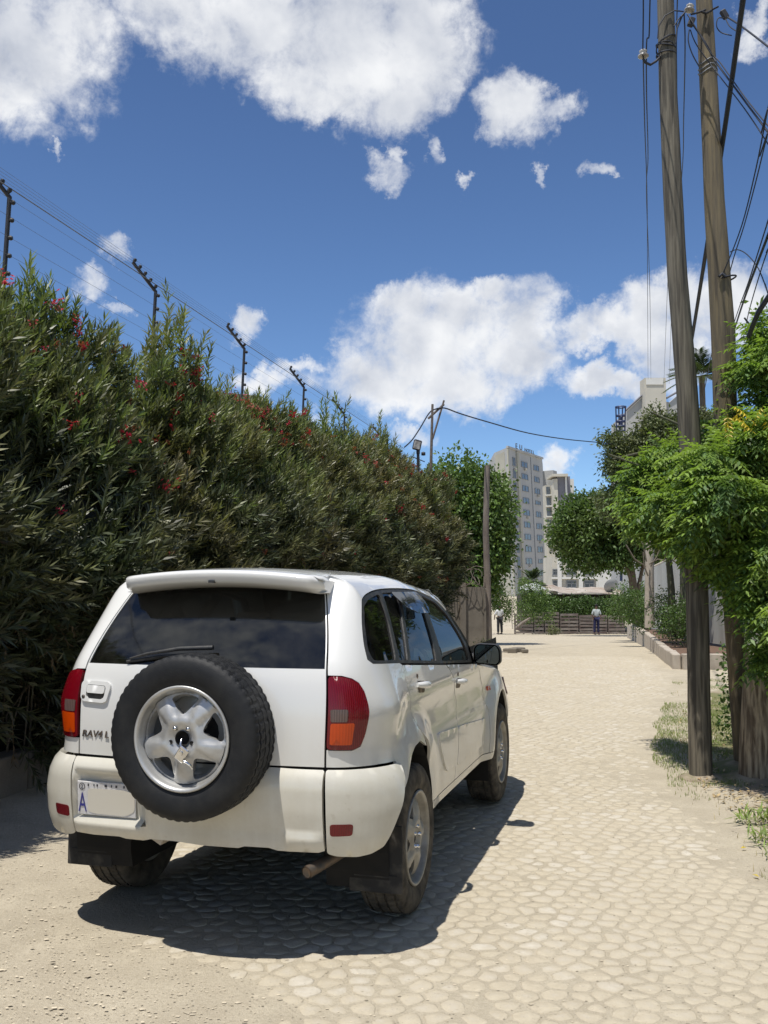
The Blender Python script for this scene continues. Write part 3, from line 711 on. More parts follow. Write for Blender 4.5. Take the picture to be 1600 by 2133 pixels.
def skin(name, poly, func, mat, parent, step=.03, holes=(), off=0.0, thick=.014, both=True, sides=(1,), inset_holes=True, smooth=True):
    """a curved sheet: the outline poly (and holes) in the surface's own coordinates, lifted by func; edges turned inwards by thick"""
    poly = densify(poly, step); holes = [densify(h, step) for h in holes]
    us = [p[0] for p in poly]; vs = [p[1] for p in poly]
    pts = list(poly); edges = [(i, (i + 1) % len(poly)) for i in range(len(poly))]; loops = [(0, len(poly))]
    for h in holes:
        k = len(pts); pts += h; edges += [(k + i, k + (i + 1) % len(h)) for i in range(len(h))]; loops.append((k, len(h)))
    g = []
    u = min(us) + step * .5
    while u < max(us):
        v = min(vs) + step * .5
        while v < max(vs):
            if inside((u, v), poly) and not any(inside((u, v), h) for h in holes):
                if all((u-p[0])**2 + (v-p[1])**2 > (step*.55)**2 for p in pts): g.append((u, v))
            v += step
        u += step
    res = geometry.delaunay_2d_cdt([Vector(p) for p in pts + g], edges, [], 0, 1e-7)
    UV = [(v.x, v.y) for v in res[0]]; T = []
    for f in res[2]:
        c = (sum(UV[i][0] for i in f) / 3, sum(UV[i][1] for i in f) / 3)
        if inside(c, poly) and not any(inside(c, h) for h in holes): T.append(tuple(f))
    e = 1e-3; V = []; N = []
    for (a, b) in UV:
        p = Vector(func(a, b)); n = (Vector(func(a + e, b)) - p).cross(Vector(func(a, b + e)) - p)
        n = n.normalized() if n.length > 1e-12 else Vector((0, 0, 1)); V.append(p + n * off); N.append(n)
    # orient triangles along the surface normal
    TT = []
    for a, b, c in T:
        n = (V[b] - V[a]).cross(V[c] - V[a]); TT.append((a, b, c) if n.dot(N[a]) >= 0 else (a, c, b))
    orig = {}
    for i, src in enumerate(res[3]):
        for s_ in src: orig[s_] = i
    W = []; FW = []
    for k, n_ in loops:
        base = len(V) + len(W)
        idx = [orig.get(k + i, None) for i in range(n_)]
        if any(i is None for i in idx): continue
        for i in idx: W += [V[i], V[i] - N[i] * thick]
        for i in range(n_):
            j = (i + 1) % n_; FW.append((base + 2*i, base + 2*j, base + 2*j + 1, base + 2*i + 1))
    allV = V + W; allF = TT + FW; outs = []
    for sd in sides:
        vv = [(p.x * sd, p.y, p.z) for p in allV]; ff = allF if sd > 0 else [f[::-1] for f in allF]
        me = bpy.data.meshes.new(name); me.from_pydata(vv, [], ff); me.materials.append(mat)
        me.polygons.foreach_set('use_smooth', [smooth] * len(TT) + [False] * len(FW)); me.update()
        outs.append(link(name, me, parent))
    return outs if len(outs) > 1 else outs[0]

def arch(cs, a0, a1, rs=.415, rz=.45, z0=.37, n=14):
    return [(cs + rs * math.cos(R(a0 + (a1 - a0) * k / n)), z0 + rz * math.sin(R(a0 + (a1 - a0) * k / n))) for k in range(n + 1)]
def ROOFZ(s):
    y = s - LC + YC; return 1.63 - .075 * sstep(.4, 1.45, y)
BS = (1, -1)
paintm, bump = M['paint'], M['bumper']
# window band outline (rear bottom, up over the top, down the windscreen pillar)
belt = [(2.30, 1.078), (1.43, 1.14), (.62, 1.206), (.30, 1.226)]
over = smooth_poly([(.262, 1.25), (.262, 1.33), (.305, 1.43), (.40, 1.503), (.54, 1.541), (.80, 1.562), (1.26, 1.562), (1.60, 1.543), (1.95, 1.495), (2.10, 1.42)], 4, closed=False)
band_top = over + [(2.20, 1.27)]
G = .0035
lamp_poly = [(.006, .882), (.13, .878), (.168, .892), (.188, .94), (.192, 1.0), (.193, 1.06), (.188, 1.12), (.168, 1.155), (.135, 1.172), (.08, 1.185), (.006, 1.187)]
# quarter panel with the rear pillar and the roof rail above the side windows
seam_rd = [(.654, 1.199), (.675, 1.09), (.74, .985), (.80, .895), (.865, .84)]
arch_pts = arch(.80, 180, 0)
q_arch = [p for p in arch_pts if p[1] >= .66 and p[0] < .88]
quarter = [(.006, .806), (.142, .804), (.273, .800), (.398, .792), (.402, .66)] + q_arch[1:] + [(.93, .775 + .0)] + seam_rd[::-1] + [(.62, 1.209), (.30, 1.230)] + over + [(2.13, 1.43), (2.10, 1.50), (1.97, ROOFZ(1.97) - .01), (1.6, ROOFZ(1.6)), (1.2, ROOFZ(1.2)), (.8, 1.63), (.4, 1.63), (.15, 1.622), (.006, 1.60), (.006, 1.192), (.08, 1.190), (.137, 1.177), (.172, 1.158), (.193, 1.12), (.198, 1.06), (.197, 1.0), (.193, .94), (.172, .887), (.13, .873), (.006, .877)]
quarter = [p for i, p in enumerate(quarter) if i == 0 or math.hypot(p[0]-quarter[i-1][0], p[1]-quarter[i-1][1]) > .004]
skin('quarter_panel', quarter, P, paintm, car, .032, sides=BS)
# doors
rd_arch = [p for p in arch(.80, 0, 52, rs=.425, rz=.46)]
rdoor = [(.660, 1.196), (1.537, 1.127), (1.60, 1.10), (1.72, 1.02), (1.87, .88), (1.885, .76), (1.868, .66), (1.81, .50), (1.80, .435), (1.24, .435)] + rd_arch + [(.985, .79), (.872, .845), (.806, .899), (.747, .988), (.681, 1.091)]
doors_r = skin('rear_door', rdoor, P, paintm, car, .032, sides=BS)
fdoor = [(1.545, 1.1265), (2.42, 1.062), (2.55, .99), (2.70, .90), (2.80, .80), (2.83, .70), (2.79, .56), (2.76, .435), (1.808, .435), (1.818, .50), (1.876, .66), (1.893, .76), (1.878, .885), (1.727, 1.025), (1.607, 1.106)]
doors_f = skin('front_door', fdoor, P, paintm, car, .032, sides=BS)
sill = [(1.21, .385), (2.86, .385), (2.86, .429), (1.235, .429)]
skin('sill', sill, P, paintm, car, .04, sides=BS)
f_arch = arch(3.29, 0, 180, rs=.41, rz=.44)
fender = [(2.428, 1.055), (2.60, 1.035), (3.0, .985), (3.3, .95), (3.6, .90), (3.82, .82), (3.84, .74), (3.70, .70)] + [p for p in f_arch if p[1] > .38][1:] + [(2.868, .385), (2.868, .43), (2.767, .435), (2.797, .56), (2.837, .70), (2.807, .805), (2.707, .905), (2.557, .996)]
fender = [p for p in fender if not (p[0] > 3.72 and p[1] < .66)]
skin('front_wing', fender, P, paintm, car, .035, sides=BS)
# lower door mouldings, a little proud of the doors
mold_r = rounded([(1.372, .768), (1.868, .735), (1.858, .64), (1.82, .515), (1.55, .53), (1.49, .58), (1.40, .69)], .03)
mold_f = rounded([(1.885, .735), (2.76, .665), (2.74, .50), (1.83, .514), (1.870, .64)], .03)
skin('door_moulding', mold_r, P, paintm, doors_r[0], .03, off=.009, thick=.012)
skin('door_moulding', mold_f, P, paintm, doors_f[0], .03, off=.009, thick=.012)
# side window band: black trim with openings, panes behind
g_q = rounded([(.315, 1.245), (.292, 1.30), (.335, 1.415), (.42, 1.483), (.54, 1.517), (.742, 1.540), (.70, 1.40), (.60, 1.226)], .03)
g_s = rounded([(.655, 1.222), (.735, 1.40), (.80, 1.543), (1.04, 1.545), (1.04, 1.50), (.785, 1.212)], .012)
g_r = rounded([(.835, 1.208), (1.085, 1.50), (1.09, 1.543), (1.46, 1.538), (1.50, 1.50), (1.43, 1.36), (1.345, 1.165)], .012)
g_f = rounded([(1.475, 1.155), (1.545, 1.35), (1.62, 1.522), (1.92, 1.475), (2.065, 1.40), (2.13, 1.27), (2.20, 1.105)], .02)
band = [(2.296, 1.084), (1.43, 1.144), (.62, 1.212), (.302, 1.233)] + [(a, b - .004) for a, b in over] + [(2.185, 1.27)]
skin('window_trim', band, P, M['black_plastic'], car, .035, holes=(g_q, g_s, g_r, g_f), off=-.004, thick=.02, sides=BS)
for nm, gp, gm in (('quarter_window', g_q, 'dark_glass'), ('small_rear_window', g_s, 'dark_glass'), ('rear_door_window', g_r, 'side_glass'), ('front_door_window', g_f, 'side_glass')):
    skin(nm, gp, P, M[gm], car, .05, off=-.012, thick=.0, sides=BS)
visor_p = rounded([(.905, 1.545), (1.44, 1.542), (1.475, 1.50), (1.43, 1.425), (1.16, 1.43), (.98, 1.47)], .03)
def visor_f(s, z):
    x, y, zz = P(s, z); k = sstep(1.56, 1.44, z); return (x + .012 + .028 * k, y, zz)
skin('wind_deflector', visor_p, visor_f, M['visor'], car, .03, thick=.004)
# roof
def roof_f(a, y):
    s = y - YC + LC; z = ROOFZ(s); xe = P(s, z)[0] if s > LC else P(max(s, .0), 1.63)[0]
    xe = side_x(y, z) if y > YC else .50 - .02 * sstep(YC, -.5, y)
    a = max(-1, min(1, a)); crown = .036 * (1 - abs(a) ** 2.4)
    return (a * xe, y, z + crown - .02 * (1 - sstep(-.46, -.25, y)) * .6)
skin('roof', [(-1, -.41), (1, -.41), (1, 1.24), (-1, 1.24)], roof_f, paintm, car, .06, thick=.02)
# windscreen, its pillars and the bonnet
def ws_f(a, t):   # t 0 at the roof, 1 at the cowl
    hw = .55 + (.735 - .55) * t; return (a * hw, 1.23 + .64 * t + .10 * (1 - a * a) * t, 1.552 - .507 * t + .028 * (1 - a * a) * (1 - t))
skin('windscreen', [(-1, 0), (1, 0), (1, 1), (-1, 1)], ws_f, M['side_glass'], car, .12, thick=0)
for sd in BS:
    b = B(); V = []; top = smooth_poly([(1.99, 1.525), (2.10, 1.44), (2.20, 1.28), (2.32, 1.075)], 5, closed=False)
    for i, (s, z) in enumerate(top):
        t = i / (len(top) - 1); x, y, zz = P(s, z); w = Vector(ws_f(1, t)); V += [(sd * (x + .004), y + .004, zz), (sd * (x * .45 + w.x * .55 + .014), y * .45 + w.y * .55, (zz * .45 + w.z * .55) + .012), (sd * w.x, w.y, w.z)]
    n = len(top); F = [(3*i+k, 3*i+k+1, 3*i+k+4, 3*i+k+3) for i in range(n-1) for k in (0, 1)]
    if sd < 0: F = [f[::-1] for f in F]
    mk('windscreen_pillar', V, F, paintm, car, smooth=True)
def hood_f(a, t):
    y = 1.84 + 1.36 * t; z = 1.062 - .10 * t - .10 * t ** 4
    hw = (.74 - .10 * t * t); return (a * hw, y + .06 * (1 - a * a) * (1 if t > .9 else t), z + .03 * (1 - a * a) - .022 * a ** 6)
skin('bonnet', [(-1, 0), (1, 0), (1, 1), (-1, 1)], hood_f, paintm, car, .1, thick=.01)
for sd in BS:   # shoulder between bonnet and wing
    V = []; n = 14
    for i in range(n + 1):
        t = i / n; h = hood_f(1, t); s = h[1] - YC + LC
        z2 = lerp_tab([(2.42, 1.055), (2.6, 1.035), (3.0, .985), (3.3, .95), (3.6, .90), (3.83, .82)], s); q = P(s, z2)
        V += [(sd * h[0], h[1], h[2]), (sd * (h[0]*.5 + q[0]*.5), h[1]*.5 + q[1]*.5, (h[2] + z2) / 2 + .012), (sd * q[0], q[1], q[2])]
    F = [(3*i+k, 3*i+k+1, 3*i+k+4, 3*i+k+3) for i in range(n) for k in (0, 1)]
    if sd > 0: F = [f[::-1] for f in F]
    mk('wing_shoulder', V, F, paintm, car, smooth=True)
def front_f(a, z):
    s = 3.84 - .28 + .28 * 0; q = P(3.86, z); return (a * q[0], q[1] + .06 * (1 - a * a), z)
skin('front_bumper', rounded([(-1, .36), (1, .36), (1, .84), (-1, .84)], .05), front_f, bump, car, .12, thick=.02)
for sd in BS:
    skin('headlamp', rounded([(3.70, .73), (3.86, .70), (3.87, .82), (3.72, .86)], .02), P, M['lens_clear'], car, .04, off=.012, sides=(sd,))
b = B(); b.box((0, 3.30, .77), (.85, .06, .13), bev=.02); b.build('grille', M['black_plastic'], car)
for sd in BS: skin('side_indicator', rounded([(2.885, .84), (2.955, .835), (2.955, .868), (2.885, .872)], .014), P, M['lens_amber'], car, .02, off=.010, thick=.012, sides=(sd,))
# tailgate ----------------------------------------------------------
tg = skin('tailgate', [(-.994, .806), (.994, .806), (.994, 1.60), (-.994, 1.60)], lambda a, z: P(-1 + a, z) if a >= 0 else (-P(-1 - a, z)[0], P(-1 - a, z)[1], z), paintm, car, .045,
          holes=([(-.985, 1.218), (.985, 1.218), (.985, 1.572), (-.985, 1.572)],), thick=.02)
def RW(a, z):
    if a >= 0: x, y, z = P(-1 + a, z); return (x, y, z)
    x, y, z = P(-1 - a, z); return (-x, y, z)
skin('rear_window', [(-.985, 1.219), (.985, 1.219), (.985, 1.571), (-.985, 1.571)], RW, M['rear_glass'], tg, .08, off=-.004, thick=.0)
skin('rear_window_edge', [(-.985, 1.219), (.985, 1.219), (.985, 1.571), (-.985, 1.571)], RW, M['black_plastic'], tg, .05, holes=(rounded([(-.955, 1.235), (.955, 1.235), (.955, 1.555), (-.955, 1.555)], .03),), off=-.0065, thick=.0)
# handle
hx, hz = -.514, 1.09
def RX(x, z, o=0.0):
    a = x / hermite_tab(SEAM, z); return RW(a, z)
def rear_at(x, z, d=0.0):
    p = Vector(RX(x, z)); q = Vector(RX(x, z + .01)) - p; r = Vector(RX(x + .01, z)) - p; n = r.cross(q).normalized(); return p + n * d, n
outer = rounded([(-.588, 1.140), (-.452, 1.136), (-.437, 1.118), (-.455, 1.050), (-.475, 1.041), (-.585, 1.046), (-.60, 1.062), (-.600, 1.125)], .025)
inner = rounded([(-.570, 1.122), (-.470, 1.119), (-.462, 1.108), (-.470, 1.066), (-.486, 1.057), (-.560, 1.060), (-.570, 1.070)], .012)
hs = skin('handle_surround', outer, RX, paintm, tg, .02, holes=(inner,), off=.011, thick=.014)
skin('handle_recess', inner, RX, M['dusty_black'], tg, .03, off=.0015, thick=.0)
skin('tailgate_handle', rounded([(-.567, 1.120), (-.473, 1.117), (-.466, 1.105), (-.471, 1.082), (-.566, 1.084)], .010), RX, paintm, tg, .02, off=.014, thick=.010)
p, n = rear_at(-.583, 1.066, .0125); B().lathe([(.0, -.0015), (.0085, -.001), (.0085, .004)], 12, 'y', p).build('lock', M['steel_dark'], tg)
# lettering
def badge(body, x, z, size):
    o = text_mesh('badge', body, size, M['steel_dark'], tg, .0025, .18)
    p, n = rear_at(x, z, .003); p1, _ = rear_at(x + .1, z, .003); r = (p1 - p).normalized(); u = n.cross(r)
    o.matrix_local = Matrix(((r.x, u.x, n.x, p.x), (r.y, u.y, n.y, p.y), (r.z, u.z, n.z, p.z), (0, 0, 0, 1)))
    return o
o = badge('RAV4 L', -.588, .886, .043); o.scale = (1.12, 1, 1)
# wiper
def cube_pts(pts): return [rear_at(x, z, d)[0] for x, z, d in pts]
b = B(); b.tube(cube_pts([(-.352, 1.236, .018), (-.26, 1.254, .028), (-.10, 1.278, .030), (.06, 1.285, .03)]), [.0045, .008, .011, .012], 6)
b.tube(cube_pts([(-.372, 1.227, .008), (-.20, 1.253, .010), (-.02, 1.268, .010)]), .006, 5); b.build('wiper', M['black_plastic'], tg)
# roof spoiler
def spoiler():
    b = B(); n = 30; V = []
    for i in range(n + 1):
        a = -1 + 2 * i / n; x = .025 + .505 * a
        e = abs(a) ** 5; q = a * a
        yr_ = -.635 + .03 * q + .07 * max(0, (abs(a) - .90) / .10) ** 2; dz = -.034 * q
        end = max(0, (abs(a) - .93) / .07) ** 2
        prof = [(-.36, 1.652), (-.46, 1.662), (-.56, 1.663), (yr_ + .018, 1.659), (yr_ + .003, 1.650), (yr_, 1.638), (yr_ + .008, 1.600), (yr_ + .022, 1.590), (yr_ + .05, 1.578), (-.53, 1.567), (-.455, 1.562), (-.40, 1.585)]
        for y, z in prof:
            zc = 1.60; V.append((x, y, zc + (z - zc) * (.86 - .30 * end) + dz))
    m = 12; F = [(i*m+k, (i+1)*m+k, (i+1)*m+(k+1) % m, i*m+(k+1) % m) for i in range(n) for k in range(m)]
    b.add(V, F, True); b.add([V[k] for k in range(m)], [tuple(range(m))]); b.add([V[n*m+k] for k in range(m)], [tuple(range(m))[::-1]])
    o = b.build('roof_spoiler', paintm, car)
    B().box((.015, -.6235, 1.597), (.028, .02, .012)).build('washer_jet', M['black_plastic'], o)
spoiler()
# tail lamps
def lamp_f(s, z):
    x, y, zz = P(s, z)
    k = .016 * math.sin(math.pi * min(1, max(0, (s + .02) / .24))) ** .6 * math.sin(math.pi * min(1, max(0, (z - .87) / .335))) ** .5 if 0 < s < .21 and .87 < z < 1.205 else 0
    return (x + k * .45, y - k * .8, zz)
for sd in BS:
    tl = skin('tail_lamp', rounded(lamp_poly, .018), lamp_f, M['lens_red'], car, .022, off=.004, thick=.02, sides=(sd,))
    skin('reversing_lens', rounded([(.018, .998), (.088, .998), (.090, 1.050), (.016, 1.050)], .008), lamp_f, M['lens_clear'], tl, .02, off=.0062, thick=.003, sides=(sd,))
    skin('indicator_lens', rounded([(.018, .902), (.120, .900), (.124, .992), (.018, .992)], .010), lamp_f, M['lens_amber'], tl, .02, off=.0062, thick=.003, sides=(sd,))
# bumper -------------------------------------------------------------
def bulge(z): return lerp_tab([(.38, .0), (.44, .030), (.50, .045), (.62, .052), (.72, .048), (.77, .034), (.795, .014), (.81, .006)], z)
def BC(s, z):      # wrap-round corner
    x, y, zz = P(s, z); e = 1e-3; px_, py_, _ = P(s + e, z); tx, ty = px_ - x, py_ - y; L = math.hypot(tx, ty) or 1
    nx_, ny_ = ty / L, -tx / L; k = bulge(z) * (1 - .30 * sstep(.30, .46, s)); return (x + nx_ * k, y + ny_ * k, zz)
corner = [(.006, .798), (.142, .796), (.273, .792), (.385, .787), (.43, .775), (.428, .66), (.405, .60), (.36, .54), (.30, .475), (.24, .443), (.13, .432), (.010, .455)]
corner = [(.006, .798), (.142, .796), (.273, .792), (.385, .787), (.402, .784), (.375, .73), (.343, .69), (.30, .612), (.262, .536), (.222, .462), (.168, .437), (.115, .428), (.038, .434), (.006, .446)]
refl = rounded([(.018, .524), (.092, .526), (.096, .575), (.018, .575)], .012)
for sd in BS:
    bc = skin('bumper_corner', rounded(corner, .012), BC, bump, car, .025, off=0, thick=.03, holes=(refl,), sides=(sd,))
    skin('reflector', refl, BC, M['lens_red'], bc, .02, off=.002, thick=.012, sides=(sd,))
def BM(x, z):      # centre section with the plate recess and the hollow behind the spare wheel
    a = x / .61; y = rear_y(a, z) if abs(a) < 1 else rear_y(1, z)
    o = bulge(z) + .004
    rec = sstep(-.598, -.582, x) * sstep(-.215, -.25, x) * sstep(.520, .534, z) * sstep(.742, .716, z)
    o -= .040 * rec
    rx = sstep(.44, .50, x) * sstep(.60, .585, x)
    hol = sstep(-.24, -.10, x) * sstep(.52, .36, x) * sstep(.44, .53, z)
    o -= .016 * hol
    lip = sstep(.532, .518, z) * sstep(.44, .47, z); side = max(sstep(-.60, -.59, x) * sstep(-.21, -.235, x), sstep(.43, .44, x) * sstep(.59, .575, x))
    o += .014 * lip * side
    return (x, y - o, z)
low = [(-.59, .457), (-.50, .452), (-.36, .458), (-.33, .449), (-.24, .449), (-.20, .458), (-.08, .458), (.05, .450), (.22, .450), (.25, .460), (.36, .460), (.40, .450), (.58, .452)]
centre = low + [(.606, .46), (.606, .793), (.60, .798), (-.60, .798), (-.606, .793), (-.606, .462)]
bm = skin('rear_bumper', centre, BM, bump, car, .019, thick=.03)
# number plate
b = B(); b.box((0, 0, 0), (.305, .006, .152), bev=.003); pl = b.build('number_plate', M['plate'], bm)
yp = BM(-.42, .62)[1]
pl.location = (-.435, yp - .010, .615); pl.rotation_euler = (R(4), 0, R(-1.5))
def slab(name, pts, mat, parent, y=-.0045, t=.0015):
    V = [(x, y, z) for x, z in pts] + [(x, y + t, z) for x, z in pts]; n = len(pts)
    F = [tuple(range(n))[::-1] if False else tuple(range(n))] + [(k, n+k, n+(k+1) % n, (k+1) % n) for k in range(n)]
    return mk(name, V, F, mat, parent)
def plate_marks():
    circ = [(.016 * math.cos(t * .3927), .016 * math.sin(t * .3927)) for t in range(16)]
    b = B()
    for k in range(16):
        a, c = circ[k], circ[(k+1) % 16]; q = lambda p, s: (-.125 + p[0]*s, -.0048, .052 + p[1]*s)
        b.add([q(a, 1), q(c, 1), q(c, .78), q(a, .78)], [(0, 1, 2, 3)])
    b.build('ring', M['plate_black'], pl)
    t = text_mesh('numeral', '2', .026, M['plate_black'], pl, .0004); t.location = (-.1325, -.0048, .0425); t.rotation_euler = (R(90), 0, 0)
    t = text_mesh('letter', 'A', .125, M['plate_blue'], pl, .0004); t.location = (-.146, -.0048, -.062); t.rotation_euler = (R(90), 0, 0); t.scale = (.52, 1, 1)
    fld = rounded([(-.095, .045), (.10, .047), (.148, .03), (.149, -.045), (.10, -.07), (-.06, -.068), (-.097, -.06)], .02)
    slab('plain_field', fld, M['plate_field'], pl, -.0046, .001)
    for x, w in ((-.092, .006), (-.062, .004), (-.045, .006), (.0, .012), (.03, .004), (.055, .008), (.095, .006), (.12, .014)):
        B().box((x, -.0042, .0605), (w, .0025, .010)).build('top_mark', M['plate_black'], pl)
plate_marks()
# mirror-image small things
for sd in BS:
    # mud flap, wheel housing
    b = B(); b.box((sd * .735, -.405, .355), (.25, .012, .30), bev=.004); b.box((sd * .735, -.412, .28), (.20, .006, .01)); b.build('mud_flap', M['dusty_black'], car)
    for yc in (0.0, 2.49):
        V = []; F = []; n = 20
        for i in range(n + 1):
            a = R(-20 + 220 * i / n); rr = .425
            for xx in (.80, .50): V.append((sd * xx, yc + rr * math.cos(a), .37 + (rr + .025) * math.sin(a)))
        F = [(2*i, 2*i+1, 2*i+3, 2*i+2) for i in range(n)]
        k = len(V); V += [V[2*i+1] for i in range(n+1)]; F.append(tuple(range(k, k + n + 1)))
        mk('wheel_housing', V, F, M['under'], car)
b = B()
b.box((0, 1.55, .36), (1.28, 3.1, .20)); b.box((0, -.05, .48), (1.1, .95, .08)); b.box((0, -.45, .60), (1.25, .45, .20)); b.box((.0, .0, .37), (1.3, .12, .10)); b.box((-.15, -.30, .50), (.6, .4, .16)); b.box((0, 2.9, .5), (1.0, .5, .3))
b.build('underbody', M['under'], car)
b = B(); b.tube([(.70, -.20, .42), (.66, -.42, .43), (.60, -.60, .40), (.535, -.75, .372)], [.026, .026, .026, .027], 12, cap=False)
b.tube([(.535, -.75, .372), (.56, -.69, .384)], [.023, .023], 12); b.build('exhaust_pipe', M['steel_dark'], car)
b = B(); b.box((-.20, -.66, .455), (.07, .10, .04), Matrix.Rotation(.5, 3, 'Y')); b.build('tow_bracket', M['concrete_pale'], car)
# interior
b = B()
for x in (-.36, .36):
    b.box((x, 1.02, .62), (.48, .48, .16), bev=.04); b.box((x, .76, .95), (.46, .13, .62), Matrix.Rotation(-.22, 3, 'X'), bev=.04); b.box((x, .67, 1.33), (.24, .09, .17), Matrix.Rotation(-.2, 3, 'X'), bev=.03)
b.box((0, .12, .66), (1.25, .48, .16), bev=.04); b.box((0, -.13, .98), (1.22, .14, .55), Matrix.Rotation(-.22, 3, 'X'), bev=.04)
for x in (-.38, .0, .38): b.box((x, -.21, 1.30), (.24, .09, .13), Matrix.Rotation(-.2, 3, 'X'), bev=.03)
b.build('seats', M['seat'], car)
b = B(); b.box((0, 1.72, .93), (1.42, .40, .22), bev=.05); b.box((0, .6, .50), (1.4, 2.6, .04)); b.build('dashboard', M['interior'], car)
B().lathe([(.185 + .014 * math.cos(t), .014 * math.sin(t)) for t in [k * math.pi / 4 for k in range(9)]], 20, 'y', (.36, 1.42, 1.03)).build('steering_wheel', M['interior'], car)
# a dark lining just inside the lower skin so no light leaks through the panel gaps
def lining():
    V = []; F = []; zs = [.44, .6, .8, 1.0, 1.17]; ss = [-1 + i / 6 for i in range(7)] + [.06 * i for i in range(1, 8)] + [LC + .12 * i for i in range(1, 28)]
    for sd in BS:
        for z in zs:
            k = len(V)
            for s in ss:
                x, y, zz = P(s, z); V.append((sd * max(0, x - .045), y + (.03 if s < LC else 0), zz))
        n = len(ss); base = 0 if sd > 0 else len(zs) * n
        def cut(i):
            s = ss[i] + .06
            return any(abs(s - c) < .50 for c in (.80, 3.29))
        for j in range(len(zs) - 1):
            for i in range(n - 1):
                if j < 2 and cut(i): continue
                F.append((base + j*n+i, base + j*n+i+1, base + (j+1)*n+i+1, base + (j+1)*n+i))
    mk('inner_lining', V, F, M['under'], car)
lining()
# door handles
def door_handle(s0, z0, door):
    for sd in BS:
        par = door[0] if sd > 0 else door[1]
        rec = rounded([(s0, z0 + .030), (s0 + .145, z0 + .018), (s0 + .135, z0 - .040), (s0 + .01, z0 - .030)], .02)
        skin('handle_cup', rec, P, M['steel_dark'], par, .03, off=.0015, thick=0, sides=(sd,))
        b = B(); pts = []
        for k in range(7):
            t = k / 6; s = s0 - .012 + .175 * t; z = z0 + .012 - .014 * t; x, y, zz = P(s, z); pts.append((sd * (x + .030 * math.sin(math.pi * t) ** .5 + .004), y, zz))
        b.tube(pts, [.012, .0165, .018, .018, .018, .0165, .012], 8); h = b.build('door_handle', paintm, par)
        x, y, zz = P(s0 + .02, z0 + .052); b = B(); b.lathe([(0, .004), (.012, .003), (.013, -.004)], 10, 'x', (sd * x, y, zz)); b.build('key_lock', M['steel_dark'], par)
door_handle(.86, 1.072, doors_r); door_handle(1.80, .998, doors_f)
# wing mirrors
for sd in BS:
    V = []; prof = [(0, -.30), (.15, .0), (.24, .02)]
    root = Vector((sd * .80, 1.62, 1.12))
    b = B()
    outline = rounded([(.815, 1.075), (.965, 1.066), (.985, 1.085), (.985, 1.165), (.962, 1.197), (.84, 1.20), (.815, 1.175)], .03)
    n = len(outline); cxm = .90; czm = 1.133; rings = [(1.0, 1.500), (1.04, 1.512), (1.03, 1.56), (.86, 1.605), (.5, 1.63)]
    V = [(sd * (cxm + (x - cxm) * k), y, czm + (z - czm) * k) for k, y in rings for x, z in outline]
    F = [(i*n+k, i*n+(k+1) % n, (i+1)*n+(k+1) % n, (i+1)*n+k) for i in range(len(rings)-1) for k in range(n)] + [tuple((len(rings)-1)*n + k for k in range(n))]
    if sd < 0: F = [f[::-1] for f in F]
    b.add(V, F, True); b.tube([(sd * .79, 1.60, 1.10), (sd * .86, 1.57, 1.105)], [.035, .03], 8)
    mh = b.build('wing_mirror', M['black_plastic'], car)
    V = [(sd * (cxm + (x - cxm) * .9), 1.507, czm + (z - czm) * .9) for x, z in outline]; mk('mirror_glass', V, [tuple(range(n)) if sd > 0 else tuple(range(n))[::-1]], pm('mirror_glass', (.10, .12, .13), rough=.03, metal=1.0), mh)

# ------------------------------------------------------------------ wheels
def tyre_mesh(R0=.354, W=.215, n=168):
    """tread with grooves and sipes; axle along x, outer face towards +x"""
    prof = []
    side = [(.222, .095), (.232, .102), (.26, .110), (.295, .1125), (.325, .106), (.339, .098), (.3445, .092)]
    tread_x = [.085, .074, .072, .064, .062, .045, .028, .026, .018, .016, .0, -.016, -.018, -.026, -.028, -.045, -.062, -.064, -.072, -.074, -.085]
    prof = [(r, x, 0) for r, x in side] + [(R0 - .0035 * (abs(x) / .085) ** 3 - .001, x, 1) for x in tread_x] + [(r, -x, 0) for r, x in side[::-1]]
    V = []; m = len(prof)
    for k in range(n):
        a = 2 * math.pi * k / n
        for r, x, tr in prof:
            rr = r
            if tr:
                zig = .001 * (1 if (k // 2) % 2 else -1)
                if any(abs(abs(x) - g) < .0052 for g in (.022, .068)): rr -= .007
                if k % 3 == 0 and abs(x) > .028: rr -= .0045
                if (k + 2) % 4 == 0 and abs(x) < .02: rr -= .004
                x = x + zig * (abs(x) < .07)
            elif r > .338 and k % 3 == 0: rr -= .0025
            V.append((x, rr * math.cos(a), rr * math.sin(a)))
    F = [(k*m+i, k*m+i+1, ((k+1) % n)*m+i+1, ((k+1) % n)*m+i) for k in range(n) for i in range(m-1)]
    me = bpy.data.meshes.new('tyre'); me.from_pydata(V, [], F); me.materials.append(M['rubber'])
    me.polygons.foreach_set('use_smooth', [(i < 6 or i >= m - 8) for k in range(n) for i in range(m-1)]); me.update(); return me
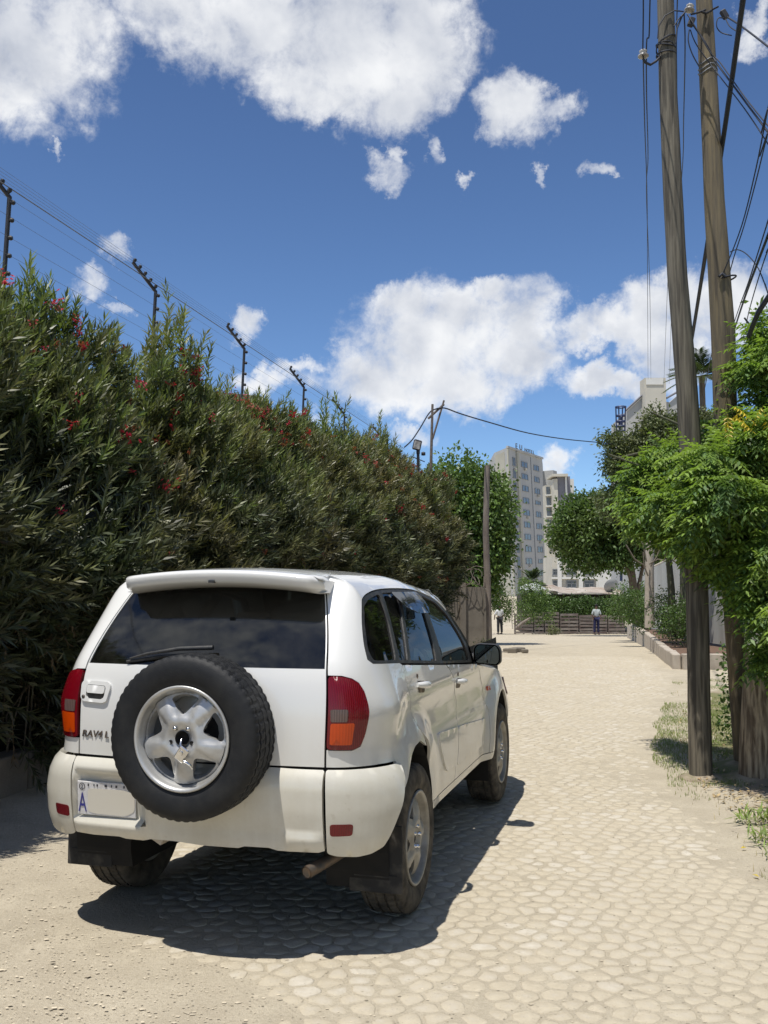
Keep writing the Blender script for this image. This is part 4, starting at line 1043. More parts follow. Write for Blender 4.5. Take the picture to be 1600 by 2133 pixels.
def rim_face(mat):
    """five broad spokes, holes cut through; x is outward"""
    ro = .192; holes = []
    for k in range(5):
        c = R(90 + 72 * k); pts = []
        for r, da in ((.179, -19.5), (.184, 0), (.179, 19.5), (.148, 17.5), (.114, 9), (.103, 0), (.114, -9), (.148, -17.5)):
            a = c + R(da); pts.append((r * math.cos(a), r * math.sin(a)))
        holes.append(smooth_poly(pts, 4))
    outer_ = [(ro * math.cos(2*math.pi*k/60), ro * math.sin(2*math.pi*k/60)) for k in range(60)]
    hub = [(.030 * math.cos(2*math.pi*k/16), .030 * math.sin(2*math.pi*k/16)) for k in range(16)]
    def f(u, v):
        r = math.hypot(u, v); a = math.atan2(v, u)
        x = lerp_tab([(0, .086), (.035, .088), (.060, .102), (.085, .108), (.12, .104), (.155, .094), (.18, .082), (.2, .074)], r)
        d = min(abs(((a - R(90 + 72 * k) + math.pi) % (2*math.pi)) - math.pi) for k in range(5))   # angle from hole centre
        edge = sstep(.50, .34, d) * sstep(.07, .11, r)
        return (x - .015 * edge, u, v)
    o = skin('rim_tmp', outer_, f, mat, None, .012, holes=holes + [hub], thick=.035); return o
def rim_mesh(mat, name):
    o = rim_face(mat); me = o.data
    b = B(); b.v = [tuple(v.co) for v in me.vertices]; b.f = [tuple(p.vertices) for p in me.polygons]; b.sm = [p.use_smooth for p in me.polygons]
    bpy.data.objects.remove(o); bpy.data.meshes.remove(me)
    prof = [(.222, .098), (.224, .106), (.219, .110), (.211, .107), (.205, .096), (.203, .086), (.199, .078), (.194, .068), (.192, .050), (.190, -.02), (.178, -.05), (.178, -.085), (.212, -.095), (.220, -.10)]
    b.lathe(prof, 64, 'x')
    b.lathe([(.056, .032), (.060, .040), (.0, .0401)][:2], 20, 'x')
    me = bpy.data.meshes.new(name); me.from_pydata(b.v, [], b.f); me.materials.append(mat)
    me.polygons.foreach_set('use_smooth', b.sm); me.update(); return me
tyre_me = tyre_mesh(); rim_me = rim_mesh(M['alloy'], 'rim'); rim_d = rim_mesh(M['alloy_dusty'], 'rim_dusty')
tyre_d = tyre_me.copy(); tyre_d.materials[0] = M['dusty_rubber']
def nuts(parent, skip=(), shift=.0):
    for k in range(5):
        if k in skip: continue
        a = R(54 + 72 * k) ; b = B()
        b.lathe([(.0, .110), (.006, .109), (.0105, .103), (.0105, .078)], 8, 'x', (shift, .052 * math.cos(a), .052 * math.sin(a)))
        b.build('wheel_nut', M['chrome'], parent)
def hubdisc(parent):
    b = B(); b.lathe([(.0, .012), (.028, .014), (.05, .004), (.14, -.01), (.15, -.04)], 24, 'x'); b.build('brake_hub', M['steel_dark'], parent)
for i, (sd, yc) in enumerate(((1, 0), (-1, 0), (1, 2.49), (-1, 2.49))):
    w = bpy.data.objects.new('wheel', None); sc.collection.objects.link(w); w.parent = car; w.location = (sd * .722, yc, .354)
    w.rotation_euler = (R(22 + 31 * i), 0, 0 if sd > 0 else math.pi)
    link('tyre', tyre_d, w); link('rim', rim_d, w); nuts(w); hubdisc(w)
# spare wheel on the tailgate: outer face towards -y
sw = bpy.data.objects.new('spare_wheel', None); sc.collection.objects.link(sw); sw.parent = car
sw.location = (.034, -.828, .933); sw.rotation_euler = (0, 0, R(-90))
ty = link('tyre', tyre_me, sw); ty.location.x = 0
rm = link('rim', rim_me, sw); rm.rotation_euler = (R(0), 0, 0)
nuts(sw, skip=(2, 3, 4))
for k in (2, 4):
    a = R(54 + 72 * k); b = B(); b.lathe([(.0, .100), (.0085, .1005), (.010, .1020)], 10, 'x', (.0, .052 * math.cos(a), .052 * math.sin(a))); b.build('bolt_hole', M['under'], sw)
b = B(); b.lathe([(0, .065), (.026, .065), (.029, .088), (.033, .0955)], 20, 'x'); b.build('hub_bore', M['under'], sw)
# broken lock bracket hanging from the hub
b = B(); rot = Matrix.Rotation(R(-32), 3, 'X'); dxb = .018
b.box((.100, .012, -.060), (.016, .046, .062), rot, bev=.004); b.tube([(.08, .0, -.002), (.098, .004, -.02), (.104, .010, -.04)], .006, 6)
b.tube([(.108, .012, -.055), (.114, .012, -.055)], [.011, .009], 10)
b.tube([(.106, .024, -.088), (.108, .040, -.092), (.106, .056, -.104), (.100, .062, -.120)], [.006, .006, .005, .003], 6)
b.v = [(v[0] + dxb, v[1], v[2]) for v in b.v]; b.build('lock_bracket', M['chrome'], sw)
b = B(); b.tube([(-.11, 0, 0), (-.02, 0, 0)], [.10, .06], 16); b.lathe([(.0, -.107), (.30, -.107), (.335, -.100), (.345, -.085)], 48, 'x'); b.build('spare_mount', M['black_plastic'], sw)

# ================================================================== vegetation
def leaf_T(L, W, fold=.25, bend=.15, base=0.0):
    """one leaf along +z from the origin: 6 vertices, 2 quads folded on the midrib"""
    return [(0, 0, base), (W * .5, fold * W, base + L * .40), (0, bend * L * .3, base + L * .5), (-W * .5, fold * W, base + L * .40), (0, bend * L, base + L), (0, bend * L, base + L)]
def add_leaf(V, F, org, d, L, W, up=(0, 0, 1), droop=.0):
    d = Vector(d).normalized(); s = d.cross(Vector(up)); s = s.normalized() if s.length > .01 else Vector((1, 0, 0)); n = s.cross(d)
    o = Vector(org); k = len(V); m = o + d * L * .45
    V += [o, m + s * W * .5 + n * W * .18, o + d * L - n * L * droop, m - s * W * .5 + n * W * .18]
    F.append((k, k + 1, k + 2, k + 3))
def oleander_shoot(n=24, h=.34, seed=0, tight=1.0):
    rr = random.Random(seed); V = []; F = []
    for i in range(n):
        t = (i / n) ** .8; z = h * t; a = i * 2.399 + rr.uniform(-.3, .3); el = R(rr.uniform(12, 38) + 38 * t)
        L = rr.uniform(.095, .150) * (1 - .25 * t); d = (math.cos(a) * math.cos(el), math.sin(a) * math.cos(el), math.sin(el))
        add_leaf(V, F, (0, 0, z), d, L, L * .19, droop=rr.uniform(0, .15) * (1 - t))
    k = len(V); V += [Vector((-.003, 0, -.1)), Vector((.003, 0, -.1)), Vector((.002, 0, h)), Vector((-.002, 0, h))]; F.append((k, k+1, k+2, k+3))
    return [tuple(v) for v in V], F

HX = lambda y: -3.02 + (y - 7.3) * .248          # foot of the hedge face along the lane
def hedge_top(y):
    return lerp_tab([(3, 3.9), (6.5, 3.95), (7.6, 4.05), (8.3, 3.85), (8.8, 4.0), (9.15, 3.85), (9.4, 3.05), (10.4, 3.0), (10.65, 3.75), (10.95, 4.15), (11.4, 3.90), (12.0, 3.85), (12.7, 3.90), (14.2, 4.0), (15.2, 3.95), (16.5, 4.20), (17.6, 4.1), (19.5, 4.50), (22, 4.35), (24.9, 4.25), (26.5, 3.9), (28, 3.5)], y)
def hedge_face(y, z):
    """how far the foliage stands out from the foot line towards the lane, at height z"""
    top = hedge_top(y); t = z / top
    o = -.05 + .55 * sstep(.0, .42, t) - .62 * sstep(.52, 1.0, t) + .35 * sstep(18, 25, y) * t
    o += .42 * noise.noise(Vector((y * .6, z * .8, 1.0))) + .42 * noise.noise(Vector((y * 1.25, z * 1.4, 4.0)))
    return o - .35 * sstep(.85, 1.02, t)
def hedge():
    h = empty('oleander_hedge', (HX(12), 12, 0), 0, 'tall dark oleander hedge dotted with red flowers running along the left of the lane', 'hedge')
    inv = Matrix.Translation((-HX(12), -12, 0))
    def local(o): o.matrix_parent_inverse = inv if False else Matrix.Identity(4)
    ox, oy = HX(12), 12.0
    # dark filler core: shade between the leaves put into its colour
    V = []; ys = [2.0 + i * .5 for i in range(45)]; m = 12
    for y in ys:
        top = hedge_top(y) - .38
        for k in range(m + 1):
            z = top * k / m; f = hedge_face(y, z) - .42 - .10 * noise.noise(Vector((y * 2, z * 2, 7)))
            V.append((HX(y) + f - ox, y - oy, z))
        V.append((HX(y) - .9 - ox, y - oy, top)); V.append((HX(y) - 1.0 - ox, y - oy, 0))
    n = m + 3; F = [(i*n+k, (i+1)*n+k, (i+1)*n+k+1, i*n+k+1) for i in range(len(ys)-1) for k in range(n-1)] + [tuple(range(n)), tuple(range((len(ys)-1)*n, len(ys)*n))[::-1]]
    mk('shade_core', V, F, M['hedge_core'], h, smooth=True)
    # stems at the foot
    b = B()
    for i in range(260):
        y = 2.5 + random.random() ** 1.3 * 23; z1 = random.uniform(.7, 2.4); x = HX(y) + random.uniform(-.25, .12) - ox
        b.tube([(x, y - oy, -.02), (x + random.uniform(-.05, .1), y - oy + random.uniform(-.1, .1), z1 * .5), (x + random.uniform(-.1, .35), y - oy + random.uniform(-.4, .4), z1)], [random.uniform(.006, .016), .009, .004], 4, cap=False)
    tag(b.build('stems', M['twig'], h), kind='stuff')
    def shoots(name, mat, tmpl, n, ysel, zsel, sink, size, mode):
        T, FF = tmpl; xf = []
        tries = 0
        while len(xf) < n and tries < n * 20:
            tries += 1
            y = ysel(); top = hedge_top(y); z = zsel(top); f = hedge_face(y, z)
            hole = noise.noise(Vector((y * .9, z * 1.1, 20))) 
            if mode != 'top' and hole > .07 and rng.random() < .90: continue
            x = HX(y) + f - abs(rng.normal()) * sink
            t = z / top; upw = .55 + 1.1 * sstep(.45, .95, t) - 1.0 * sstep(.45, .10, t) + (0.9 if mode == 'top' else 0)
            d = np.array([.60 + rng.normal() * .40 - .5 * (mode == 'top'), rng.normal() * .62, upw + rng.normal() * .38])
            if mode == 'dry': d = np.array([.4 + rng.normal() * .3, rng.normal() * .5, -1.0])
            xf.append(((x - ox, y - oy, z), dir_rot(d), rng.uniform(*size)))
        V, F2 = scatter(T, FF, xf); tag(mk_np(name, V, F2, mat, h), kind='stuff')
    near = lambda: 3.2 + rng.random() ** 1.15 * 13.5
    far = lambda: rng.uniform(15, 24.6)
    zz = lambda top: rng.random() ** .85 * top * .97 + .12
    zu = lambda top: top * rng.uniform(.60, .99)
    s1, s2 = oleander_shoot(24, .34, 1), oleander_shoot(20, .28, 2)
    old = lambda top: rng.random() ** .9 * 2.5 + .12  # heights of the lower leaves, whose darker colour carries the shade
    mid_ = lambda top: top * rng.uniform(.36, .97)
    shoots('shaded_foliage', M['oleander_shaded'], s1, 4300, near, old, .24, (.85, 1.35), 'face'); shoots('shaded_foliage', M['oleander_shaded'], s2, 2100, far, old, .24, (.9, 1.5), 'face')
    shoots('foliage', M['oleander'], s1, 4300, near, mid_, .20, (.75, 1.2), 'face')
    shoots('foliage', M['oleander'], s2, 2700, far, mid_, .22, (.9, 1.5), 'face')
    shoots('young_foliage', M['oleander_young'], s1, 2500, near, zu, .16, (.7, 1.15), 'face')
    shoots('young_foliage', M['oleander_young'], s2, 900, far, zu, .16, (.8, 1.2), 'face')
    shoots('hanging_dry_leaves', M['oleander_dry'], oleander_shoot(14, .4, 5), 800, lambda: 3.5 + rng.random() * 22, lambda top: rng.random() * top * .55 + .1, .22, (.6, 1.0), 'dry')
    # upright sprays that break the top line
    T, FF = oleander_shoot(26, .42, 3); xf = []; b = B()
    for i in range(1500):
        y = rng.uniform(3.5, 24.5); top = hedge_top(y); clump = noise.noise(Vector((y * 1.1, 0, 50))) + .25
        z = top * .97 + abs(rng.normal()) * .24 * max(.04, clump * 2.6) - .32; x = HX(y) - rng.uniform(.25, .9)
        xf.append(((x - ox, y - oy, z), dir_rot(np.array([rng.normal() * .22 + .08, rng.normal() * .22, 1.0])), rng.uniform(.8, 1.15) * (1 + .55 * max(0, clump))))
    V, F2 = scatter(T, FF, xf); tag(mk_np('top_sprays', V, F2, M['oleander_young'], h), kind='stuff')
    # flower clusters: each its own part
    def cluster(seed, n=16):
        rr = random.Random(seed); V = []; F = []
        for i in range(n):
            c = Vector((rr.gauss(0, .032), rr.gauss(0, .032), rr.gauss(0, .026)))
            for k in range(5):
                a = k * 1.2566 + rr.random(); el = rr.uniform(.1, .7)
                add_leaf(V, F, c, (math.cos(a) * math.cos(el), math.sin(a) * math.cos(el), math.sin(el)), .026, .020)
        me = bpy.data.meshes.new('flower_cluster'); me.from_pydata([tuple(v) for v in V], [], F); return me
    mes = [cluster(s) for s in range(4)]; mes2 = [cluster(s + 9) for s in range(4)]
    for me in mes: me.materials.append(M['flower'])
    for me in mes2: me.materials.append(M['flower_rust'])
    spots = [(8.0, 4.62, -.15), (7.9, 4.55, -.1), (8.3, 4.5, -.1), (11.35, 4.30, -.25), (11.1, 4.22, -.2), (11.5, 4.35, -.3), (11.0, 3.92, -.1), (11.1, 3.88, -.1),
             (8.1, 3.0, .0), (7.9, 2.78, .0), (8.4, 2.75, .0), (9.7, 2.45, .05), (9.3, 2.40, .05), (12.6, 4.3, -.3), (12.9, 4.25, -.3), (13.2, 4.2, -.25)]
    for i in range(278):
        y = 6.5 + rng.random() * 18; top = hedge_top(y)
        z = top * (rng.uniform(.86, 1.0) if rng.random() < (.93 if y < 18 else .5) else rng.uniform(.35, .85)); spots.append((y, z, 0))
    for i, (y, z, dx) in enumerate(spots):
        me = (mes if (i < 16 or rng.random() < .5) else mes2)[i % 4]
        z = min(z, hedge_top(y) * 1.0 + .08); z += .10; x = HX(y) + hedge_face(y, z) + .19 + dx
        o = link('flower_cluster', me, h); o.location = (x - ox, y - oy, z + .04); o.rotation_euler = (rng.uniform(-1, 1), rng.uniform(-1, 1), rng.uniform(0, 6)); s = rng.uniform(.45, .85) if i > 15 else 1.0; o.scale = (s, s, s)
hedge()

# ------------------------------------------------------------------ broadleaf trees from leaf clouds
def crown(name, mat, blobs, n, leaf, parent, ox, oy, shell=.55, aspect=.5, gap=.25, droop=.3):
    """blobs: (x, y, z, rx, ry, rz); small leaf faces in clumps spread through the outer part of every blob"""
    T = [(-.5*aspect, 0, 0), (.5*aspect, 0, 0), (.42*aspect, .1, .6), (0, .12, 1.0)]; T = [(0, 0, 0), (aspect*.5, .08, .45), (0, .12, 1.0), (-aspect*.5, .08, .45)]
    FF = [(0, 1, 2, 3)]; xf = []
    vol = np.array([b[3] * b[4] + b[4] * b[5] + b[3] * b[5] for b in blobs]); pr = vol / vol.sum()
    per = 9
    while len(xf) < n:
        bx, by, bz, rx, ry, rz = blobs[rng.choice(len(blobs), p=pr)]
        d = rng.normal(size=3); d /= np.linalg.norm(d); r = shell + (1 - shell) * rng.random() ** .6
        k = noise.noise(Vector((d[0] * 2.2 + bx, d[1] * 2.2 + by, d[2] * 2.2 + bz)))
        if k < -gap and rng.random() < .85: continue
        r *= 1 + .55 * k
        c = np.array([bx + d[0] * rx * r, by + d[1] * ry * r, bz + d[2] * rz * r])
        for j in range(per):
            q = c + rng.normal(size=3) * leaf * 1.0
            dd = rng.normal(size=3) * .7 + d * .8; dd[2] -= droop
            xf.append(((q[0] - ox, q[1] - oy, q[2]), dir_rot(dd), leaf * rng.uniform(.6, 1.25)))
    V, F2 = scatter(T, FF, xf); o = mk_np(name, V, F2, mat, parent); return tag(o, kind='stuff')
def trunk_limbs(base, top, r, limbs, mat, parent, ox, oy, n=9):
    b = B(); bs, tp = Vector(base), Vector(top)
    pts = [bs + (tp - bs) * t + Vector((.06 * math.sin(t * 5 + base[0]), .05 * math.sin(t * 4), 0)) * (tp - bs).length * .1 for t in (0, .12, .35, .6, .8, 1)]
    pts = [(p.x - ox, p.y - oy, p.z) for p in pts]
    b.tube(pts, [r * 1.5, r * 1.1, r, r * .85, r * .65, r * .4], n, wob=.15)
    for a, c in limbs:
        a, c = Vector(a), Vector(c); mid = a.lerp(c, .5) + Vector((0, 0, .12 * (c - a).length))
        b.tube([(p.x - ox, p.y - oy, p.z) for p in (a, mid, c)], [r * .5, r * .35, r * .12], 6, cap=False, wob=.1)
    return b.build('trunk', mat, parent)

# round tree behind the end of the hedge
t = empty('round_tree', (3.1, 33, gz(0, 33)), 0, 'round bright green tree rising behind the concrete wall at the end of the hedge', 'tree')
z0 = gz(0, 33)
trunk_limbs((3.1, 33, z0), (3.1, 33, 3.6), .14, [((3.1, 33, 2.2), (1.9, 33, 4.2)), ((3.1, 33, 2.6), (4.2, 32.8, 4.4))], M['bark'], t, 3.1, 33)
for o in t.children: o.location.z = -z0
c = crown('crown', M['tree_leaf'], [(2.6, 33, 4.7, 1.25, 1.2, 1.25), (1.7, 33, 4.2, 1.0, 1.2, 1.1), (3.6, 33, 4.1, .85, 1.1, 1.3), (3.4, 33, 2.6, 1.0, 1.0, 1.1), (2.8, 33, 3.3, 1.2, 1.0, 1.0), (3.9, 33, 3.0, .5, .7, .9), (2.6, 33, 1.6, 1.1, .8, .9), (3.3, 33, 1.5, .6, .8, .8)], 42000, .15, t, 3.1, 33, shell=.25, aspect=.6); c.location.z = -z0

# the big dark tree beyond the lane on the right
t = empty('broad_dark_tree', (12.0, 50, gz(0, 50)), 0, 'large dark spreading tree standing beyond the pale planter wall', 'tree'); z0 = gz(0, 50)
trunk_limbs((13.2, 50, z0), (12.6, 50, 5.0), .22, [((13, 50, 2.0), (10.6, 50, 4.6)), ((12.8, 50, 2.6), (14.2, 50, 5.4)), ((12.9, 50, 1.6), (11.9, 49.5, 3.6)), ((13.1, 50, 1.0), (13.9, 50, 3.6))], M['bark'], t, 12, 50)
blobs = [(10.4, 50, 4.5, 1.7, 1.8, 1.6), (11.0, 50, 4.9, 1.6, 1.8, 1.2), (12.4, 50, 5.1, 1.8, 2, 1.2), (14.0, 50, 4.8, 1.5, 2, 1.4), (9.9, 50, 4.2, 1.1, 1.3, 1.1), (12.6, 50, 4.4, 1.8, 2, 1.3), (10.6, 50, 3.0, 1.3, 1.3, .8), (14.2, 50, 3.8, 1.2, 1.3, 1.3), (12.3, 50, 3.1, 1.1, 1.2, .8)]
c = crown('crown', M['tree_leaf_dark'], blobs, 52000, .20, t, 12, 50, shell=.3, aspect=.6)
for o in t.children: o.location.z = -z0
# feathery tree above it
t = empty('feathery_tree', (11.6, 37, gz(0, 37)), 0, 'tall thin feathery olive tree in front of the pale gabled building', 'tree'); z0 = gz(0, 37)
trunk_limbs((11.0, 37, z0), (10.8, 37, 6.8), .13, [((10.9, 37, 4.5), (9.2, 37, 6.4)), ((10.9, 37, 4.9), (12.3, 37, 6.2))], M['bark'], t, 11.6, 37)
c = crown('crown', M['conifer'], [(10.6, 37, 7.4, .7, .7, .9), (10.4, 37, 6.3, 1.2, 1.1, .8), (11.6, 37, 6.2, 1.2, 1.1, .9), (9.4, 37, 6.3, .8, .8, .45), (10.2, 37, 5.2, 1.3, 1.2, .8), (11.9, 37, 4.8, 1.2, 1, 1.0), (9.0, 37, 4.7, .7, .7, .6), (10.7, 37, 3.9, 1.2, 1, .9), (9.0, 37, 7.1, .5, .5, .30), (9.5, 37, 6.0, .9, .8, .4), (11.2, 37, 7.3, 1.0, .8, .6), (10.2, 37, 7.0, .9, .8, .6), (12.0, 37, 7.5, 1.0, .8, .7), (13.0, 37, 7.3, .9, .8, .8), (12.6, 37, 6.2, 1.1, .9, .9)], 78000, .16, t, 11.6, 37, shell=.25, aspect=.42)
for o in t.children: o.location.z = -z0

# ------------------------------------------------------------------ tree with hanging pinnate leaves over the right-hand verge
def pinnate(seed, n=6, L=.34):
    rr = random.Random(seed); V = []; F = []
    for i in range(n + 1):
        t = i / n; p = Vector((0, -.10 * t * t * L / .34, L * (t * 1.0)))
        if i == 0: continue
        ll = (.105 - .028 * abs(t - .5) * 2) * rr.uniform(.9, 1.1)
        if i == n: add_leaf(V, F, p, (0, -.3, 1), ll, .030, up=(0, 1, 0))
        else:
            for sx in (-1, 1): add_leaf(V, F, p, (sx * 1.0, -.55 + rr.uniform(-.15, .15), .55), ll, .031, up=(0, 1, .2), droop=.15)
    k = len(V); V += [Vector((-.0025, 0, 0)), Vector((.0025, 0, 0)), Vector((.002, -.10, L)), Vector((-.002, -.10, L))]; F.append((k, k+1, k+2, k+3))
    return [tuple(v) for v in V], F
def melia():
    bx, by = 4.6, 8.6
    t = empty('leaning_pinnate_tree', (bx, by, 0), 0, 'bright green tree with drooping pinnate leaves hanging round the two wooden poles', 'tree')
    b = B()
    b.tube([(0, 0, -.1), (.05, .05, 1.0), (-.1, 0, 2.0), (-.2, .1, 3.2), (-.1, .1, 4.4)], [.15, .12, .11, .09, .05], 10, wob=.2)
    tips = [(-2.6, -.1, 2.75), (-2.05, .9, 2.5), (-1.6, -.7, 3.5), (-2.1, .3, 3.2), (-1.2, .3, 4.1), (-1.9, -.5, 2.1), (-1.2, -1.2, 2.9), (-.6, -1.3, 1.9), (.1, -1.2, 3.6), (-1.0, .6, 1.6), (-.5, -.5, 1.2), (-2.2, 1.4, 2.9)]
    for i, q in enumerate(tips):
        s = Vector((-.1, .05, 1.4 + .22 * i * .6)); e = Vector(q)
        b.tube([s, s.lerp(e, .5) + Vector((0, 0, .22)), e], [.045, .028, .008], 6, cap=False)
    trunk_b = b
    # foliage masses: (x, y, z, rx, ry, rz) in the world
    sight = [(1335, 985, 8.8, 48, 40), (1390, 945, 8.6, 55, 35), (1380, 1040, 8.2, 62, 42), (1455, 960, 7.6, 60, 50), (1455, 1060, 7.5, 60, 48), (1530, 935, 7.9, 60, 60), (1540, 1040, 7.5, 70, 60), (1435, 1120, 7.9, 50, 30),
             (1575, 1150, 7.3, 50, 70), (1585, 1260, 7.2, 40, 65), (1560, 760, 8.0, 45, 50), (1585, 690, 7.9, 35, 42), (1595, 830, 8.0, 42, 60), (1500, 885, 8.5, 42, 32), (1605, 1360, 7.4, 34, 60), (1650, 1000, 8.0, 60, 260), (1310, 1040, 9.2, 35, 30), (1555, 1230, 7.6, 30, 30), (1500, 1170, 7.8, 45, 30), (1390, 1095, 8.6, 50, 26), (1560, 980, 7.8, 60, 80), (1330, 1080, 8.8, 34, 26), (1590, 740, 7.7, 40, 60), (1575, 900, 7.6, 50, 60), (1470, 1010, 7.4, 60, 50), (1588, 1215, 7.3, 45, 75), (1550, 1120, 7.6, 60, 50)]
    masses = []
    for px, py, Y, rx, rz in sight:
        p = at(px, py, Y); k = Y / FOC; masses.append((p.x + .06, p.y, p.z, max(.08, rx * k - .08), .35, max(.07, rz * k - .06)))
    for i, m_ in enumerate(masses):
        e = Vector((m_[0] - bx, m_[1] - by, m_[2])); s = Vector((-.15, .05, max(.6, min(4.0, m_[2] - .7)))); mid = s.lerp(e, .55) + Vector((0, .05, .12))
        trunk_b.tube([s, mid, e], [.030, .018, .007], 6, cap=False)
        for k in range(4):
            q = e + Vector((random.uniform(-1, .6) * m_[3] * 1.3, random.uniform(-.3, .3), random.uniform(-.8, .9) * m_[5])); trunk_b.tube([mid.lerp(e, .6), q], [.008, .003], 4, cap=False)
    trunk_b.build('trunk', M['bark_green'], t)
    ps = [pinnate(s) for s in range(3)]
    def field(name, mat, tm, n, sel, size):
        T, FF = tm; xf = []
        vol = np.array([m[3] * m[4] + m[5] * m[3] for m in masses]); pr = vol / vol.sum()
        while len(xf) < n:
            x, y, z, rx, ry, rz = masses[rng.choice(len(masses), p=pr)]
            d = rng.normal(size=3); d /= np.linalg.norm(d); r = rng.random() ** .45
            p = (x + d[0] * rx * r, y + d[1] * ry * r, z + d[2] * rz * r)
            if not sel(d, p): continue
            dr = np.array([rng.normal() * .6 - .45, rng.normal() * .45 - .55, -.25 + rng.normal() * .30 + .35 * (d[2] > .3)])
            dr /= np.linalg.norm(dr)
            # leaf blade hangs: template's -y side faces down
            zax = dr; yax = np.array([0, 0, 1.0]) - zax * zax[2]; yax /= np.linalg.norm(yax); xax = np.cross(yax, zax)
            xf.append(((p[0] - bx, p[1] - by, p[2]), np.stack([xax, yax, zax], 1).tolist(), rng.uniform(*size)))
        V, F2 = scatter(T, FF, xf); tag(mk_np(name, V, F2, mat, t), kind='stuff')
    field('leaves', M['melia'], ps[0], 3700, lambda d, p: True, (.5, .9))
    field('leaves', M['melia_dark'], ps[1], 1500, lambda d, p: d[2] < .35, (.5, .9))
    # a few leaves turned yellow
    for i, (px, py) in enumerate([(1525, 845), (1532, 855), (1516, 862), (1540, 860), (1590, 845), (1598, 855), (1528, 868), (1585, 1160), (1536, 1050), (1590, 1010)]):
        x, y, z = at(px, py, 7.35)
        T, FF = ps[2]; o = mk('yellow_leaf', [(v[0]*.55, v[1]*.55, v[2]*.55) for v in T], FF, M['yellow_leaf'], t); o.location = (x - bx, y - by, z)
        o.rotation_euler = (R(115 + 20 * (i % 3)), 0, R(40 + 60 * i))
    return t
melia()
# low shrub below it
t = empty('dark_verge_shrub', (3.3, 9.6, 0), 0, 'dense leafy green shrub growing low behind the split pole stump', 'shrub')
crown('foliage', M['shrub'], [(3.62, 9.7, .72, .20, .3, .42), (3.85, 9.4, .9, .28, .3, .6), (3.55, 9.7, .25, .2, .25, .25), (3.85, 8.9, .8, .3, .3, .7), (3.9, 8.6, 1.5, .3, .3, .6)], 4200, .055, t, 3.3, 9.6, shell=.3, aspect=.55)
t = empty('low_dark_bush', (4.1, 8.0, 0), 0, 'dark bush in deep shade beside the split pole stump at the photo edge', 'bush')
crown('foliage', M['tree_leaf_dark'], [(3.75, 7.9, .75, .30, .4, .6), (4.1, 8.0, 1.2, .4, .4, .7)], 2600, .06, t, 4.1, 8.0, shell=.2, aspect=.5)
# weeds on the verge
def weed(x, y, n, s, label, i):
    T, FF = [], []; rr = random.Random(i); V = []; F = []
    for k in range(n):
        a = rr.uniform(0, 6.28); el = rr.uniform(.2, 1.3)
        add_leaf(V, F, (rr.uniform(-.10, .10), rr.uniform(-.10, .10), rr.uniform(0, .03)), (math.cos(a) * math.cos(el), math.sin(a) * math.cos(el), math.sin(el)), s * rr.uniform(.6, 1.2), s * .12, droop=.2)
    o = mk('weed', [tuple(v) for v in V], F, M['grass']); o.location = (x, y, gz(x, y) + .01); tag(o, label, 'weed', 'weeds along the verge')
weed(2.47, 6.55, 55, .13, 'larger clump of bladed weeds on the verge nearest the stump', 1); weed(2.36, 6.05, 50, .12, 'clump of weeds at the edge of the photo beside the dirt', 2); weed(2.62, 6.30, 60, .14, 'weed clump half out of view at the right border', 3)
weed(2.33, 5.75, 26, .08, 'small yellowish weed lowest on the verge', 4)

# shrubs in the planter and far hedges
def bush(x, y, z, blobs, n, leaf, label, mat='shrub', name='shrub', cat='shrub', group=None, asp=.5, zz=0):
    t = empty(name, (x, y, z), 0, label, cat, group); c = crown('foliage', M[mat], blobs, n, leaf, t, x, y, shell=.3, aspect=asp); c.location.z = -z; return t
bush(8.2, 31, .1, [(8.0, 31, .95, .55, .5, .55), (8.3, 31, .5, .5, .4, .4), (7.7, 31, 1.15, .4, .4, .4)], 3200, .07, 'bright green planter shrub left of the slim concrete post', group='shrubs in the planter')
bush(7.3, 25.2, .1, [(7.35, 25.2, .95, .42, .4, .48), (7.5, 25.2, .5, .4, .4, .35)], 3000, .065, 'dark green planter shrub behind the slim concrete post', group='shrubs in the planter')
bush(7.05, 23.0, .1, [(6.98, 23.0, .78, .36, .35, .42), (7.2, 23.0, .45, .35, .35, .3), (7.25, 23.0, 1.02, .25, .3, .25)], 3000, .06, 'leafy planter shrub between the slim post and the nearer wooden pole', group='shrubs in the planter')
bush(9.3, 36, -.3, [(9.0, 36, .7, .7, .5, .6), (9.7, 36, .4, .5, .5, .5)], 3000, .09, 'dark shrub at the far end of the planter', mat='tree_leaf_dark', group='shrubs in the planter')
zf = gz(0, 58)
bush(11.6, 60.5, zf, [(9.5 + i * .8, 60.5, .1 + .12 * math.sin(i * 2.1), .65, .6, .62) for i in range(8)], 11000, .13, 'clipped green hedge behind the pallet fence at the end of the lane', name='far_hedge', cat='hedge')
bush(8.6, 56, zf, [(8.3, 56, .2, .7, .5, 1.0), (8.9, 56, 1.0, .6, .5, .7), (9.3, 56, -.2, .6, .4, .6), (8.2, 56, 1.4, .4, .4, .5)], 6000, .10, 'thin sapling thicket at the left end of the pallet fence', mat='tree_leaf', name='sapling_thicket', cat='bush')
bush(9.6, 54.5, zf, [(9.55, 54.5, -1.05, .35, .3, .32)], 900, .07, 'small round bush in front of the pallet fence', mat='conifer')
bush(15.4, 59, zf, [(14.9, 59, .0, .9, .6, .8), (15.8, 59, .6, .8, .6, 1.0)], 4200, .13, 'dark bush at the right end of the pallet fence', mat='tree_leaf_dark')
bush(2.62, 25.4, gz(0, 25), [(2.2, 25.3, -.25, .30, .2, .22), (2.55, 25.4, -.12, .22, .2, .25)], 900, .045, 'weedy bush at the foot of the left wooden pole', mat='shrub')
